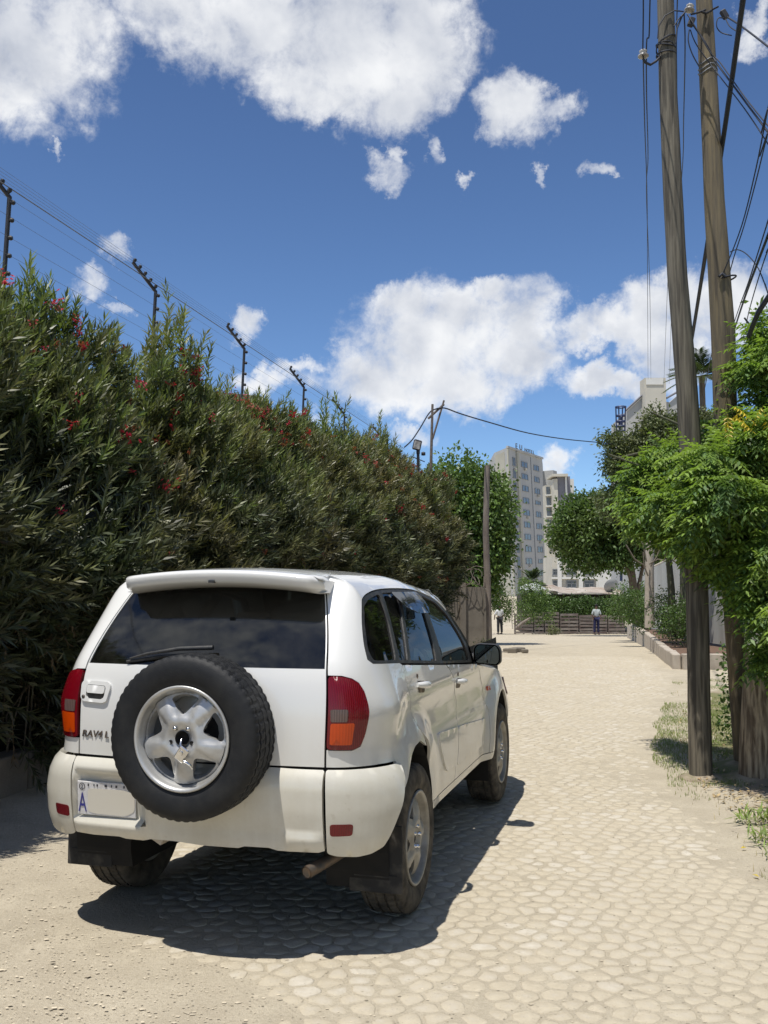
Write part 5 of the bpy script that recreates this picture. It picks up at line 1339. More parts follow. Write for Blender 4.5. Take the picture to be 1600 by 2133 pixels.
bush(6.9, 59, zf, [(6.8, 59, .9, .55, .5, 1.1), (7.4, 59, .2, .5, .5, .9), (6.4, 59, 1.8, .5, .5, .8)], 5200, .12, 'dark bush behind the person in white', mat='tree_leaf_dark')
# palms
def palm(x, y, z0, H, Lf, label, n=34, group=None):
    t = empty('palm_tree', (x, y, z0), 0, label, 'palm'); b = B()
    b.tube([(0, 0, 0), (.05, 0, H * .5), (0, 0, H)], [.16, .13, .12], 8, wob=.2); b.build('trunk', M['bark'], t)
    V = []; F = []
    for i in range(n):
        a = i * 2.4; el = rng.uniform(-.2, 1.3); L = Lf * rng.uniform(.8, 1.1); d = Vector((math.cos(a) * math.cos(el), math.sin(a) * math.cos(el), math.sin(el)))
        for k in range(14):
            s = (k + 2) / 16; p = Vector((0, 0, H)) + d * L * s - Vector((0, 0, .35 * L * s * s)); side = d.cross(Vector((0, 0, 1))).normalized()
            for sg in (-1, 1): add_leaf(V, F, p, d * .8 + side * sg * .8 + Vector((0, 0, -.25)), L * .34 * (1.1 - s * .6), L * .06)
    mk('crown', [tuple(v) for v in V], F, M['palm'], t)
palm(13.75, 41, gz(0, 41), 11.3, 1.7, 'dark palm crown between the two wooden poles')
palm(9.85, 64, zf, 3.2, 1.25, 'small yellowish fan palm in front of the grey tower block')

# trees that line the right of the lane beside and behind the photographer (they mirror in the car's windows)
def lane_tree(x, y, h, r, label):
    t = empty('lane_tree', (x, y, 0), 0, label, 'tree', 'trees lining the right of the lane')
    trunk_limbs((x, y, 0), (x, y, h * .6), .12, [((x, y, h * .35), (x - r * .5, y + .3, h * .6)), ((x, y, h * .4), (x + r * .5, y - .3, h * .65))], M['bark'], t, x, y)
    crown('crown', M['tree_leaf_dark'], [(x, y, h * .72, r, r, h * .26), (x - r * .4, y + .6, h * .50, r * .8, r * .8, h * .2), (x + r * .4, y - .5, h * .5, r * .8, r * .9, h * .22), (x, y, h * .24, r * .9, r, h * .2)], 7000, .15, t, x, y, shell=.2, aspect=.6)
lane_tree(5.2, 4.6, 4.6, 1.2, 'dark leafy tree on the right verge just outside the view')
lane_tree(5.0, 1.6, 5.2, 1.5, 'dark leafy tree on the right verge level with the photographer')
lane_tree(4.8, -1.8, 5.4, 1.6, 'dark leafy tree on the right verge a little behind the photographer')
lane_tree(4.6, -5.6, 5.6, 1.7, 'dark leafy tree on the right verge farthest behind the photographer')
lane_tree(6.4, 9.6, 8.6, 1.6, 'unseen tall dark tree right of the pinnate tree, added to darken the car windows')  # added out of view to keep sky reflections off the side windows
lane_tree(7.9, 13.8, 8.8, 1.9, 'unseen tall dark tree behind the pale wall line at the right, added to darken the car windows')  # second unseen tree added for the same window reflections

# ================================================================== poles and cables
def tubeobj(name, pts, rad, mat, n=6, label=None, cat=None, group=None, cap=True, parent=None):
    b = B(); b.tube(pts, rad, n, cap=cap); o = b.build(name, mat, parent); return tag(o, label, cat, group)
def pole(name, pts, rads, mat, label, org, n=20):
    t = empty(name, org, 0, label, 'pole'); o = Vector(org); b = B()
    dense = smooth_poly([tuple(Vector(p) - o) for p in pts], 6, closed=False) if False else None
    P3 = [Vector(p) - o for p in pts]; out = []; rr = []
    for i in range(len(P3) - 1):
        for k in range(6):
            u = k / 6; out.append(P3[i].lerp(P3[i+1], u)); rr.append(rads[i] + (rads[i+1] - rads[i]) * u)
    out.append(P3[-1]); rr.append(rads[-1])
    b.tube(out, rr, n, wob=.05, seed=len(name)); b.build('shaft', mat, t); return t, o
p1, o1 = pole('wooden_pole', [(2.615, 8.07, -.1), (2.62, 8.07, .8), (2.62, 8.07, 1.66), (2.60, 8.07, 2.6), (2.57, 8.07, 3.4), (2.52, 8.07, 4.2), (2.495, 8.07, 5.0), (2.475, 8.07, 5.9), (2.47, 8.07, 6.8), (2.46, 8.07, 8.6)],
              [.096, .092, .092, .090, .088, .082, .080, .075, .070, .064], M['wood'], 'curved grey wooden pole nearer the lane with a wire wrapped round it', (2.615, 8.07, 0))
p2, o2 = pole('wooden_pole', [(3.13, 8.5, -.1), (3.05, 8.42, 1.2), (3.0, 8.35, 2.4), (2.98, 8.3, 3.8), (2.935, 8.3, 5.0), (2.905, 8.3, 6.2), (2.885, 8.3, 7.0), (2.87, 8.3, 8.6)],
              [.070, .078, .095, .104, .088, .078, .070, .060], M['wood_yellow'], 'straight yellowed wooden pole farther from the lane, leaning slightly left', (3.07, 8.3, 0))
st = empty('pole_stump', (3.07, 7.98, 0), 0, 'short split and stained pole stump standing against the yellowed pole', 'stump')
b = B(); b.tube([(.02, 0, -.08), (.01, 0, .25), (0, 0, .55), (-.02, 0, .80), (-.03, .0, .86)], [.175, .155, .128, .098, .080], 18, wob=.16); b.build('stump_wood', M['wood_stump'], st)
b = B(); b.tube([(-.05, .04, .80), (-.075, .02, 1.0), (-.08, .02, 1.12)], [.03, .018, .004], 6); b.build('splinter', M['wood_stump'], st)

def insulator(parent, loc, s=1.0, tilt=0.0):
    b = B(); b.lathe([(.0, .062), (.022, .060), (.036, .048), (.030, .036), (.024, .030), (.030, .022), (.046, .010), (.048, .000), (.034, -.006), (.0, -.008)], 16, 'z')
    o = b.build('insulator', M['porcelain'], parent); o.location = loc; o.scale = (s, s, s); o.rotation_euler = (0, tilt, 0); return o
q = at(1340, 118, 8.0) - o1
b = B(); s_ = at(1376, 118, 8.05) - o1
b.tube([s_ + Vector((.04, 0, 0)), s_, at(1366, 128, 8.0) - o1, at(1355, 135, 8.0) - o1, at(1344, 130, 8.0) - o1, q + Vector((0, 0, -.02))], .011, 8); b.build('hook_bracket', M['dark_metal'], p1)
insulator(p1, q, 1.0)
# wire wrapped round the nearer pole
b = B()
for j, (z, tl) in enumerate(((6.33, .04), (6.28, -.03), (6.24, .05), (6.20, .0), (6.30, -.05))):
    pts = []
    for k in range(17):
        a = 2 * math.pi * k / 16; pts.append((at(1387, 90, 8.07).x - o1.x + .082 * math.cos(a), .082 * math.sin(a), z + tl * math.cos(a + j)))
    b.tube(pts, .007 if j % 2 else .005, 5, cap=False)
b.tube([at(1370, 80, 7.98) - o1, at(1372, 55, 7.98) - o1, at(1385, 33, 7.98) - o1, at(1405, 22, 7.99) - o1, at(1424, 24, 8.0) - o1], .006, 5)
b.tube([at(1408, 90, 7.98) - o1, at(1410, 60, 7.98) - o1, at(1420, 35, 8.0) - o1, at(1428, 24, 8.0) - o1], .008, 5)
b.tube([at(1404, 55, 7.98) - o1, at(1412, 42, 7.98) - o1, at(1430, 22, 8.0) - o1], .006, 5)
b.build('wrapped_wire', M['cable'], p1)
b = B()
pts = [(.106 * math.cos(2*math.pi*k/16) + at(1507, 583, 8.3).x - o2.x, .106 * math.sin(2*math.pi*k/16), at(1507, 583, 8.3).z + .025 * math.cos(2*math.pi*k/16)) for k in range(17)]
b.tube(pts, .008, 5, cap=False); b.tube([at(1498, 576, 8.18) - o2, at(1504, 570, 8.18) - o2, at(1512, 577, 8.18) - o2], .014, 6); b.build('tie_wire', M['cable'], p2)
b = B()
for dz in (0, .05, -.04):
    pts = [(.082 * math.cos(2*math.pi*k/16) + at(1474, 140, 8.3).x - o2.x, .082 * math.sin(2*math.pi*k/16), at(1474, 145, 8.3).z + dz + .02 * math.cos(k)) for k in range(17)]
    b.tube(pts, .006, 5, cap=False)
b.build('pole_band', M['wire_steel'], p2)
insulator(p2, at(1436, 22, 8.15) - o2, .95, .2)
b = B(); b.tube([at(1470, 20, 8.22) - o2, at(1455, 26, 8.2) - o2, at(1440, 30, 8.15) - o2], .009, 6); b.tube([at(1484, 20, 8.2) - o2, at(1496, 14, 8.1) - o2], .008, 6)
b.tube([at(1482, 22, 8.22) - o2, at(1470, 28, 8.19) - o2, at(1462, 24, 8.2) - o2], .012, 6)
b.build('cross_hooks', M['dark_metal'], p2)
for px, py in ((1440, 46), (1509, 30)):
    b = B(); c_ = at(px, py, 8.1) - o2; b.box(c_, (.052, .04, .085), Matrix.Rotation(-.5 if px > 1470 else .35, 3, 'Y'), bev=.008); b.build('cable_clamp', M['dark_metal'], p2)
# cables, each a thing; (name pts: sighted px,py at distance)
def cable(pts, r, label, mat='cable', group=None, n=5, smooth=5, name='overhead_cable', cat='cable'):
    w = [tuple(at(*p)) for p in pts]
    for end in (0, -1):       # cables go on to the next pole outside the view
        if pts[end][0] > 1600 or pts[end][1] < -40:
            a_, b_ = Vector(w[end]), Vector(w[1 if end == 0 else -2]); q_ = tuple(a_ + (a_ - b_).normalized() * 5.0)
            w = [q_] + w if end == 0 else w + [q_]
    w = smooth_poly(w, smooth, closed=False) if len(w) > 2 else w
    rad = r if not isinstance(r, tuple) else [r[0] + (r[1] - r[0]) * i / (len(w) - 1) for i in range(len(w))]
    return tubeobj(name, w, rad, M[mat], n, label, cat, group, cap=False)
cable([(1336, -60, 7.0), (1340, 0, 7.6), (1339, 110, 8.0), (1340, 130, 8.1), (1343, 260, 10), (1348, 420, 14), (1349, 600, 22), (1350, 790, 50)], .0062, 'thin cable running down past the white insulator, left of a close pair')
cable([(1357, -60, 7.0), (1354, 0, 7.6), (1352, 75, 7.9), (1347, 90, 8.0), (1347, 200, 9), (1350, 330, 12), (1347, 420, 15), (1354, 620, 24), (1356, 790, 50)], .0062, 'thin cable with a kink above the white insulator, right of a close pair')
cable([(1413, -60, 7.4), (1411, 0, 8.0), (1409, 90, 9), (1407, 300, 11), (1392, 560, 20), (1383, 800, 50)], .006, 'thin cable emerging from behind the curved wooden pole')
cable([(1425, 30, 8.1), (1427, 100, 8.6), (1424, 250, 11), (1420, 370, 14), (1402, 560, 22), (1394, 800, 50)], .0065, 'thin cable hanging from the insulator between the two poles')
cable([(1562, -80, 6.4), (1548, 0, 6.8), (1524, 170, 7.6), (1496, 360, 8.6), (1468, 540, 10), (1440, 715, 12.5), (1432, 760, 13.5)], .021, 'thick black cable crossing in front of the yellowed pole', n=8)
cable([(1432, 30, 8.1), (1448, 55, 8.05), (1480, 110, 8.0), (1500, 130, 7.9), (1550, 200, 7.2), (1600, 262, 6.6), (1660, 330, 6)], .0055, 'cable slanting down to the right, uppermost of three', smooth=4)
cable([(1444, 52, 8.1), (1470, 90, 8.05), (1492, 130, 8.0), (1540, 195, 7.4), (1600, 276, 6.6), (1660, 360, 6)], .008, 'cable slanting down to the right, middle of three')
cable([(1438, 62, 8.1), (1452, 95, 8.1), (1494, 152, 8.0), (1550, 225, 7.3), (1600, 300, 6.6), (1660, 395, 6)], .005, 'cable slanting down to the right, lowest of three')
cable([(1516, 36, 8.0), (1545, 55, 7.6), (1600, 97, 6.9), (1660, 145, 6.3)], .008, 'short black cable leaving the clamp right of the yellowed pole')
cable([(1436, 62, 8.1), (1434, 85, 8.1), (1442, 112, 8.1), (1456, 138, 8.1)], .0055, 'loop of wire drooping beside the yellowed pole', group=None)
cable([(1508, 38, 8.05), (1496, 38, 8.05), (1493, 55, 8.05), (1503, 68, 8.05), (1524, 74, 8.0)], .005, 'loose curl of wire under the right clamp')
cable([(1512, 40, 8.05), (1520, 55, 7.9), (1536, 66, 7.7)], .005, 'short loose end beside the thick black cable')
cable([(1620, 150, 6.2), (1600, 225, 6.4), (1575, 350, 7.2), (1545, 470, 8.0), (1508, 565, 8.2), (1501, 576, 8.25)], .0055, 'straight wire rising right from the tie on the yellowed pole')
cable([(1620, 215, 6.2), (1600, 275, 6.4), (1574, 380, 7.2), (1550, 470, 8.0), (1522, 560, 8.6), (1490, 700, 10), (1460, 850, 14)], .0052, 'wire parallel to the one rising from the tie')
cable([(1620, 400, 6.0), (1600, 460, 6.4), (1560, 585, 8), (1540, 640, 10), (1520, 700, 14)], .0052, 'left of three dark wires dropping into the bright leaves')
cable([(1620, 440, 6.0), (1600, 490, 6.4), (1562, 590, 8), (1543, 645, 10), (1524, 705, 14)], .010, 'thickest of three dark wires dropping into the bright leaves')
cable([(1620, 480, 6.0), (1600, 520, 6.4), (1580, 580, 7.5), (1560, 650, 9), (1548, 705, 12)], .0048, 'faint wire right of the dark pair above the leaves')
cable([(1521, 525, 8.4), (1536, 520, 8.2), (1556, 530, 7.9), (1580, 560, 7.4), (1600, 612, 6.8), (1612, 650, 6.6)], .0048, 'arched wire curving over from the yellowed pole')
cable([(1620, 590, 6), (1600, 620, 6.2), (1578, 655, 6.6), (1560, 700, 7)], .018, 'thick cable at the photo edge above the leaves', n=7)
cable([(842, 932, 24), (858, 917, 24), (875, 892, 24), (893, 862, 24), (905, 853, 24), (926, 850, 24), (960, 862, 25), (1020, 880, 27), (1100, 902, 30), (1180, 915, 33), (1260, 923, 36), (1300, 930, 38)], .018, 'long sagging black cable from the braced mast to the trees', n=6)

# braced mast and floodlight behind the end of the hedge
ms = empty('braced_mast', tuple(at(898, 1215, 24)), 0, 'thin steel mast with a slanting arm and brace behind the hedge end', 'mast'); om = Vector(ms.location)
b = B(); b.tube([at(899, 1200, 24) - om, at(897, 1000, 24) - om, at(901, 842, 24) - om], [.045, .04, .03], 8); b.build('mast_tube', M['rust'], ms)
b = B(); b.tube([at(892, 872, 24) - om, at(925, 842, 24) - om], .032, 6); b.build('arm', M['rust'], ms)
b = B(); b.tube([at(901, 915, 24) - om, at(925, 834, 24) - om], .028, 6); b.build('brace', M['rust'], ms)
fl = empty('floodlight', tuple(at(870, 1100, 23)), 0, 'square floodlight on a dark post at the end of the hedge', 'floodlight'); of = Vector(fl.location)
b = B(); b.tube([at(871, 1040, 23) - of, at(871, 940, 23) - of], .035, 8); b.tube([at(858, 951, 23) - of, at(885, 962, 23) - of], .012, 5); b.build('post', M['dark_metal'], fl)
rot = Matrix.Rotation(.22, 3, 'Y') @ Matrix.Rotation(.3, 3, 'Z')
b = B(); b.box(at(869, 927, 23) - of, (.20, .08, .25), rot, bev=.02); b.build('housing', M['dark_metal'], fl)
b = B(); b.box(at(869, 927, 22.94) - of, (.15, .03, .19), rot); b.build('lens', M['porcelain'], fl)
b = B(); b.tube([at(871, 945, 23) - of, at(871, 938, 23) - of], .05, 6); b.build('bracket', M['dark_metal'], fl)
b = B(); b.lathe([(0, .05), (.05, .03), (.05, -.04), (0, -.05)], 10, 'z', at(882, 945, 23) - of); b.build('sensor', M['dark_metal'], fl)

# ------------------------------------------------------------------ boundary wall with electric fence
FX = lambda y: -3.0 + (y - 12.0) * .232
w = empty('boundary_wall', (FX(12) - .25, 12, 0), math.atan(-.232) , 'grey boundary wall hidden behind the oleander hedge', 'wall')
b = B(); b.box((0, 3, 1.45), (.2, 32, 3.1)); b.build('wall_face', M['concrete'], w)
b = B(); b.box((0, 3, 3.03), (.30, 32, .08)); b.build('coping', M['concrete'], w)
fp_y = [5.95, 9.0, 12.0, 15.0, 18.0, 21.0, 24.6]
def fence_post():
    t = empty('electric_fence_post', (0, 0, 2.99)); H = 2.33
    b = B(); b.tube([(0, 0, 0), (.0, 0, H)], .022, 6); b.build('upright', M['dark_metal'], t)
    b = B(); b.tube([(0, 0, H - .01), (-.27, -.16, H + .31)], .021, 6); b.build('angled_arm', M['dark_metal'], t)
    for k in range(13):
        b = B(); z = H - .06 - k * .175; b.tube([(.01, 0, z), (.035, 0, z), (.055, 0, z)], [.014, .026, .018], 6); b.build('fence_insulator', M['dark_metal'], t)
    for k in range(5):
        f_ = (k + .3) / 4.4; p = Vector((-.27 * f_, -.16 * f_, H + .31 * f_)); b = B(); b.tube([p, p + Vector((.02, 0, .035)), p + Vector((.03, 0, .055))], [.012, .024, .016], 6); b.build('fence_insulator', M['dark_metal'], t)
    return t
flab = ['nearest fence post, cut by the left border of the photo', 'fence post with angled arm rising above the left dip in the hedge', 'fence post beside the white wisp of cloud, second in view', 'fence post above the dark roof corner, third in view', 'fence post of which mainly the angled arm clears the hedge', 'fence post hidden in the hedge top before the floodlight', 'farthest fence post, close beside the floodlight']
fp = fence_post(); posts = [fp] + [copy_tree(fp) for _ in fp_y[1:]]
for i, (t, y) in enumerate(zip(posts, fp_y)):
    t.location = (FX(y), y, 2.99); t.rotation_euler = (0, R(2.2) if i < 5 else R(1), 0); tag(t, flab[i], 'fence post', 'electric fence posts on the boundary wall')
    if i == 0: t.location.y = 5.95
for k in range(14):
    if k < 9: dx, dy, z = .055, 0, 2.99 + 2.33 - .06 - k * .175
    else: f_ = (k - 9 + .3) / 4.4; dx, dy, z = -.27 * f_ + .03, -.16 * f_, 2.99 + 2.33 + .31 * f_ + .05
    pts = []
    for y in [2.0] + fp_y + [27.0]: pts.append((FX(y) + dx + (.09 if z > 5 else .05), y + dy, z))
    tubeobj('fence_wire', pts, .0018 if k != 9 else .007, M['wire_steel'], 4, 'thicker top wire of the electric fence' if k == 9 else 'thin wire strung between the electric fence posts above the hedge', 'wire', 'electric fence wires' if k != 9 else None, cap=False)
# house behind the wall
hs_ = empty('house_behind_hedge', (-3.6, 21, 0), 0, 'dark house roof corner just clearing the hedge on the left', 'house')
b = B(); b.box((0, 0, 2.4), (2.4, 3, 4.9)); b.build('house_wall', M['concrete'], hs_)
b = B(); b.box((.2, -.2, 5.38), (1.9, 3.6, .10), Matrix.Rotation(.10, 3, 'Y')); b.build('roof', M['concrete_dark'], hs_)

# ------------------------------------------------------------------ concrete wall stub with razor wire, left pole
zb = gz(0, 26)
wl = empty('concrete_wall', (2.1, 26.2, zb), 0, 'short brown concrete panel wall between the hedge and the left wooden pole', 'wall')
b = B(); b.box((-.38, .12, .88), (.72, .10, 1.80)); b.build('wall_panel', M['concrete'], wl)
b = B(); b.box((.05, .05, .92), (.16, .18, 1.92), bev=.01); b.build('wall_post', M['concrete'], wl)
b = B(); b.box((.38, .10, .88), (.50, .10, 1.78)); b.build('wall_panel', M['concrete'], wl)
b = B(); b.box((.65, .06, .86), (.06, .14, 1.74), bev=.01); b.build('wall_post', M['concrete'], wl)
rz_ = empty('razor_wire_coil', (2.1, 26.2, zb + 1.95), 0, 'tangled rusty razor wire coil on top of the concrete wall', 'razor wire')
b = B()
for j in range(9):
    cx_, rr_ = -.85 + j * .17, .25 + .05 * math.sin(j * 1.7); pts = [(cx_ + .10 * math.sin(k * .785 + j) + rr_ * math.cos(k * .524) * .75, rr_ * .6 * math.sin(k * .524 + .6), .10 + rr_ * math.sin(k * .524)) for k in range(13)]
    b.tube(pts, .010, 4, cap=False)
b.tube([(-1.2, 0, .48), (-.5, 0, .42), (.1, 0, .36)], .014, 5)
b.build('coil', M['rust'], rz_)
lp, ol = pole('timber_pole', [(2.86, 26.4, zb - .1), (2.84, 26.4, 1.5), (2.80, 26.4, 3.0), (2.86, 26.4, 4.85)], [.10, .095, .085, .075], M['old_timber'], 'old timber pole without wires at the end of the concrete wall', (2.86, 26.4, zb), 10)
# low kerb wall at the foot of the hedge
kb = empty('low_kerb_wall', (-3.1, 6.8, 0), math.atan(-.248), 'low dark concrete kerb along the foot of the hedge beside the car', 'kerb')
for k in range(6):
    b = B(); b.box((0, -2.6 + k * 1.0, .13), (.22, .985, .30 + .02 * (k % 2)), bev=.015); b.build('kerb_block', M['concrete'], kb)

# ------------------------------------------------------------------ planter wall, slim post and pale wall
PL = [(11.4, 45.0), (9.45, 36.0), (8.2, 30.0), (7.1, 25.0), (6.3, 21.5), (5.78, 19.1)]
def planter():
    t = empty('planter_wall', (5.85, 19.1, gz(0, 19)), 0, 'low planter wall of upright pale blocks along the right of the lane', 'planter')
    o = Vector(t.location); acc = []
    for (x0, y0), (x1, y1) in zip(PL[::-1], PL[::-1][1:]):
        L = math.hypot(x1 - x0, y1 - y0); n = max(1, int(round(L / .31)))
        for k in range(n):
            u = (k + .5) / n; acc.append((x0 + (x1-x0)*u, y0 + (y1-y0)*u, math.atan2(y1-y0, x1-x0), L / n))
    for i, (x, y, a, w_) in enumerate(acc):
        z = gz(x, y); h = .30 + .30 * sstep(20, 40, y); b = B()
        b.box((0, 0, h / 2 - .05 + random.uniform(-.012, .012)), (w_ - .03, .16, h + .1), bev=.018)
        ob = b.build('block', M['concrete_pale'], t); ob.location = (x - o.x + random.uniform(-.008, .008), y - o.y, z - o.z + random.uniform(-.008, .008)); ob.rotation_euler = (0, 0, a)
    for k in range(4):
        b = B(); b.box((0, 0, .10), (.385, .16, .40), bev=.012); ob = b.build('block', M['concrete_pale'], t); ob.location = (.22 + k * .40, -.02, 0)
    b = B(); b.box((0, 0, .10), (1.4, .16, .38), bev=.01); ob = b.build('rendered_block', M['concrete_dark'], t); ob.location = (2.35, .0, 0)
    # soil bed
    V = []; 
    for (x, y) in PL[::-1]: V += [(x + .08, y, gz(x, y) + .24 + .25 * sstep(20, 40, y)), (x + 5.5, y, gz(x, y) + .34 + .25 * sstep(20, 40, y))]
    V = [(v[0] - o.x, v[1] - o.y, v[2] - o.z) for v in V]
    mk('planter_soil', V, [(2*i, 2*i+1, 2*i+3, 2*i+2) for i in range(len(PL)-1)], M['soil'], t)
planter()
sp = empty('slim_concrete_post', tuple(at(1352, 1300, 27)), 0, 'slim pale concrete post standing in the planter shrubs with dry branches round it', 'post'); os_ = Vector(sp.location)
b = B(); b.tube([Vector((.02, 0, -.1)), at(1353, 1200, 27) - os_, at(1355, 1080, 27) - os_, at(1356, 1000, 27) - os_], [.14, .12, .12, .11], 10, wob=.05); b.build('shaft', M['concrete_pale'], sp)
b = B()
for pts in ([(1340, 1150), (1342, 1180), (1350, 1200)], [(1304, 1135), (1322, 1165), (1345, 1180)], [(1352, 1175), (1370, 1165), (1392, 1170)], [(1355, 1180), (1368, 1160), (1385, 1120)], [(1398, 1165), (1415, 1176), (1428, 1174)], [(1340, 1105), (1339, 1130), (1347, 1170)]):
    b.tube([at(px, py, 26.6) - os_ for px, py in pts], .022, 5)
b.build('dry_branch', M['twig'], sp)
pw = empty('pale_compound_wall', (8.6, 28, gz(0, 28)), 0, 'pale grey sheet wall behind the planter, higher towards the right', 'wall'); ow = Vector(pw.location)
prev = None
wp = [(1362, 1184, 1310, 34), (1388, 1172, 1314, 31), (1412, 1163, 1318, 28.5), (1452, 1168, 1330, 25.5), (1490, 1172, 1340, 23.5), (1535, 1172, 1346, 21.8), (1600, 1174, 1356, 20), (1700, 1174, 1370, 18)]
for (a0, t0, b0, y0), (a1, t1, b1, y1) in zip(wp, wp[1:]):
    A, C_, D_, E_ = at(a0, t0, y0), at(a0, b0, y0), at(a1, t1, y1), at(a1, b1, y1)
    d = (D_ - A); d.z = 0; nrm = Vector((-d.y, d.x, 0)).normalized() * .08
    g = d.normalized() * .012
    V = [p - ow for p in (C_ + g, E_ - g, D_ - g, A + g, C_ + g - nrm, E_ - g - nrm, D_ - g - nrm, A + g - nrm)]
    mk('wall_sheet', V, [(0,1,2,3), (7,6,5,4), (0,3,7,4), (1,5,6,2), (3,2,6,7), (0,4,5,1)], M['pale_wall'], pw)
for (a0, t0, b0, y0) in wp[:-1]:
    p, q_ = at(a0, t0 - 3, y0) - ow, at(a0, b0, y0) - ow; b = B(); b.tube([p, q_], .05, 6); b.build('wall_stud', M['concrete_pale'], pw)
A = [at(a, t - 2, y) - ow for a, t, _, y in wp]; b = B(); b.tube(A, .07, 6); b.build('wall_cap', M['concrete_pale'], pw)
for px0, px1, yy, r_, lab in ((1393, 1399, 25, .085, 'mossy thin tree trunk in front of the pale wall, left of a pair'), (1424, 1418, 23.5, .085, 'mossy thin tree trunk in front of the pale wall, right of a pair')):
    t = empty('thin_tree', tuple(at(px1, 1318, yy)), 0, lab, 'tree'); oo = Vector(t.location); b = B()
    b.tube([(0, 0, -.1), at((px0+px1)/2 + 3, 1230, yy) - oo, at(px0 - 2, 1140, yy) - oo, at(px0 - 8, 1050, yy) - oo], [r_ * 1.15, r_, r_ * .8, r_ * .6], 9, wob=.2); b.build('trunk', M['bark_green'], t)
    crown('crown', M['tree_leaf_dark'], [(at(px0, 1060, yy).x, yy, at(px0, 1060, yy).z, .8, .7, .7), (at(px0 - 30, 1090, yy).x, yy, at(px0, 1090, yy).z, .6, .6, .5), (at(px0 + 40, 1080, yy).x, yy, at(px0, 1080, yy).z, .6, .6, .5)], 4500, .10, t, oo.x, oo.y).location.z = -oo.z
# small white notice on the pale wall
nt = empty('notice_board', tuple(at(1518, 1215, 15)), 0, 'small white printed notice fixed behind the pole stump', 'notice')
b = B(); b.box((0, 0, 0), (.20, .012, .15)); b.build('board', M['white_wall'], nt)
b = B(); [b.box((-.02 + .01 * (k % 2), -.008, .04 - .026 * k), (.13 - .02 * (k % 2), .003, .008)) for k in range(4)]; b.build('print_lines', M['plate_blue'], nt)
b = B(); b.tube([(0, .03, .05), (0, .03, -1.6)], .025, 6); b.build('notice_post', M['dark_metal'], nt)

# ------------------------------------------------------------------ end of the lane: pallet fence, shack, rubble, people
zf = dip(57)
pf = empty('pallet_fence', (9.0, 57.5, zf), 0, 'weathered fence made of wooden pallets across the end of the lane', 'fence')
pal = [(1070, 1112, 1279), (1112, 1134, 1276), (1134, 1166, 1276), (1166, 1206, 1279), (1206, 1266, 1282), (1266, 1303, 1283)]
for i, (xa, xb, yt) in enumerate(pal):
    a = at(xa + 1, yt, 57.5); c = at(xb - 1, yt, 57.5); x0, x1, zt = a.x - 9, c.x - 9, a.z - zf
    nb = 6
    for k in range(nb):
        z = .10 + (zt - .15) * k / (nb - 1); b = B(); b.box(((x0+x1)/2, random.uniform(-.015, .015), z), (x1 - x0 - .03, .03, .125 + .02 * (k % 2)), Matrix.Rotation(random.uniform(-.012, .012), 3, 'Y')); b.build('board', M['pallet'], pf)
    for xx in (x0 + .05, (x0+x1)/2, x1 - .05): b = B(); b.box((xx, .07, zt / 2), (.09, .08, zt)); b.build('upright', M['pallet'], pf)
sh = empty('roadside_shack', (11.5, 63, zf), 0, 'low dark shack with a long ragged pale sheet roof beyond the far hedge', 'shack'); os2 = Vector(sh.location)
L_, R_ = at(1085, 1235, 63) - os2, at(1297, 1240, 63) - os2
b = B(); b.box(((L_.x + R_.x) / 2, .8, L_.z / 2 - .1), (R_.x - L_.x, 2.4, L_.z)); b.build('shack_wall', M['dark_inside'], sh)
edge = [(1105, 1226), (1130, 1230), (1150, 1229), (1165, 1234), (1185, 1236), (1205, 1236), (1230, 1234), (1250, 1235), (1275, 1237), (1296, 1240)]
for (xa, ya), (xb, yb) in zip(edge, edge[1:]):
    A_, B_ = at(xa, ya, 61.4) - os2, at(xb, yb, 61.4) - os2; C_, D_ = at(xa, ya - 12, 64.5) - os2, at(xb, yb - 11, 64.5) - os2
    dz = Vector((0, 0, -.06)); V = [A_, B_, D_, C_, A_ + dz, B_ + dz, D_ + dz, C_ + dz]
    mk('roof_sheet', V, [(0,1,2,3), (4,7,6,5), (0,4,5,1), (1,5,6,2), (3,2,6,7), (0,3,7,4)], M['roof_sheet'], sh)
V = []; 
for j in range(7):
    for i in range(13):
        u, v = i / 12, j / 6; p = at(1082 + 80 * u, 1228 + 4 * u, 61 + 2.5 * v) - os2
        V.append((p.x, p.y, p.z + (.48 * math.sin(math.pi * min(1, u * 1.15 + .05)) ** .7 * sstep(0, .7, v) - .25 * u * v) + .10 * noise.noise(Vector((u * 6, v * 4, 0)))))
mk('tarpaulin', V, [(j*13+i, j*13+i+1, (j+1)*13+i+1, (j+1)*13+i) for j in range(6) for i in range(12)], M['tarp'], sh, smooth=True)
ds = empty('satellite_dish', tuple(at(1275, 1222, 62)), 0, 'grey satellite dish on the shack roof', 'dish')
b = B(); b.lathe([(.0, .0), (.25, .03), (.42, .09), (.50, .15)], 20, 'y'); d_ = b.build('reflector_dish', M['tower_wall'], ds); d_.rotation_euler = (.5, 0, .3)
b = B(); b.tube([(0, .05, 0), (0, .1, -.5)], .04, 6); b.build('dish_stand', M['dark_metal'], ds)
lg = B(); lg.tube([at(1075, 1308, 54), at(1090, 1296, 54), at(1105, 1287, 54)], [.07, .08, .06], 7, wob=.2); tag(lg.build('fallen_log', M['old_timber']), 'bleached log lying against the left of the pallet fence', 'log')
lg = B(); lg.tube([at(1068, 1310, 53.5), at(1066, 1292, 53.5), at(1068, 1260, 53.5), at(1063, 1225, 53.5)], [.035, .03, .025, .015], 6); tag(lg.build('pale_sapling', M['concrete_pale']), 'thin pale sapling stem before the left of the pallet fence', 'sapling')
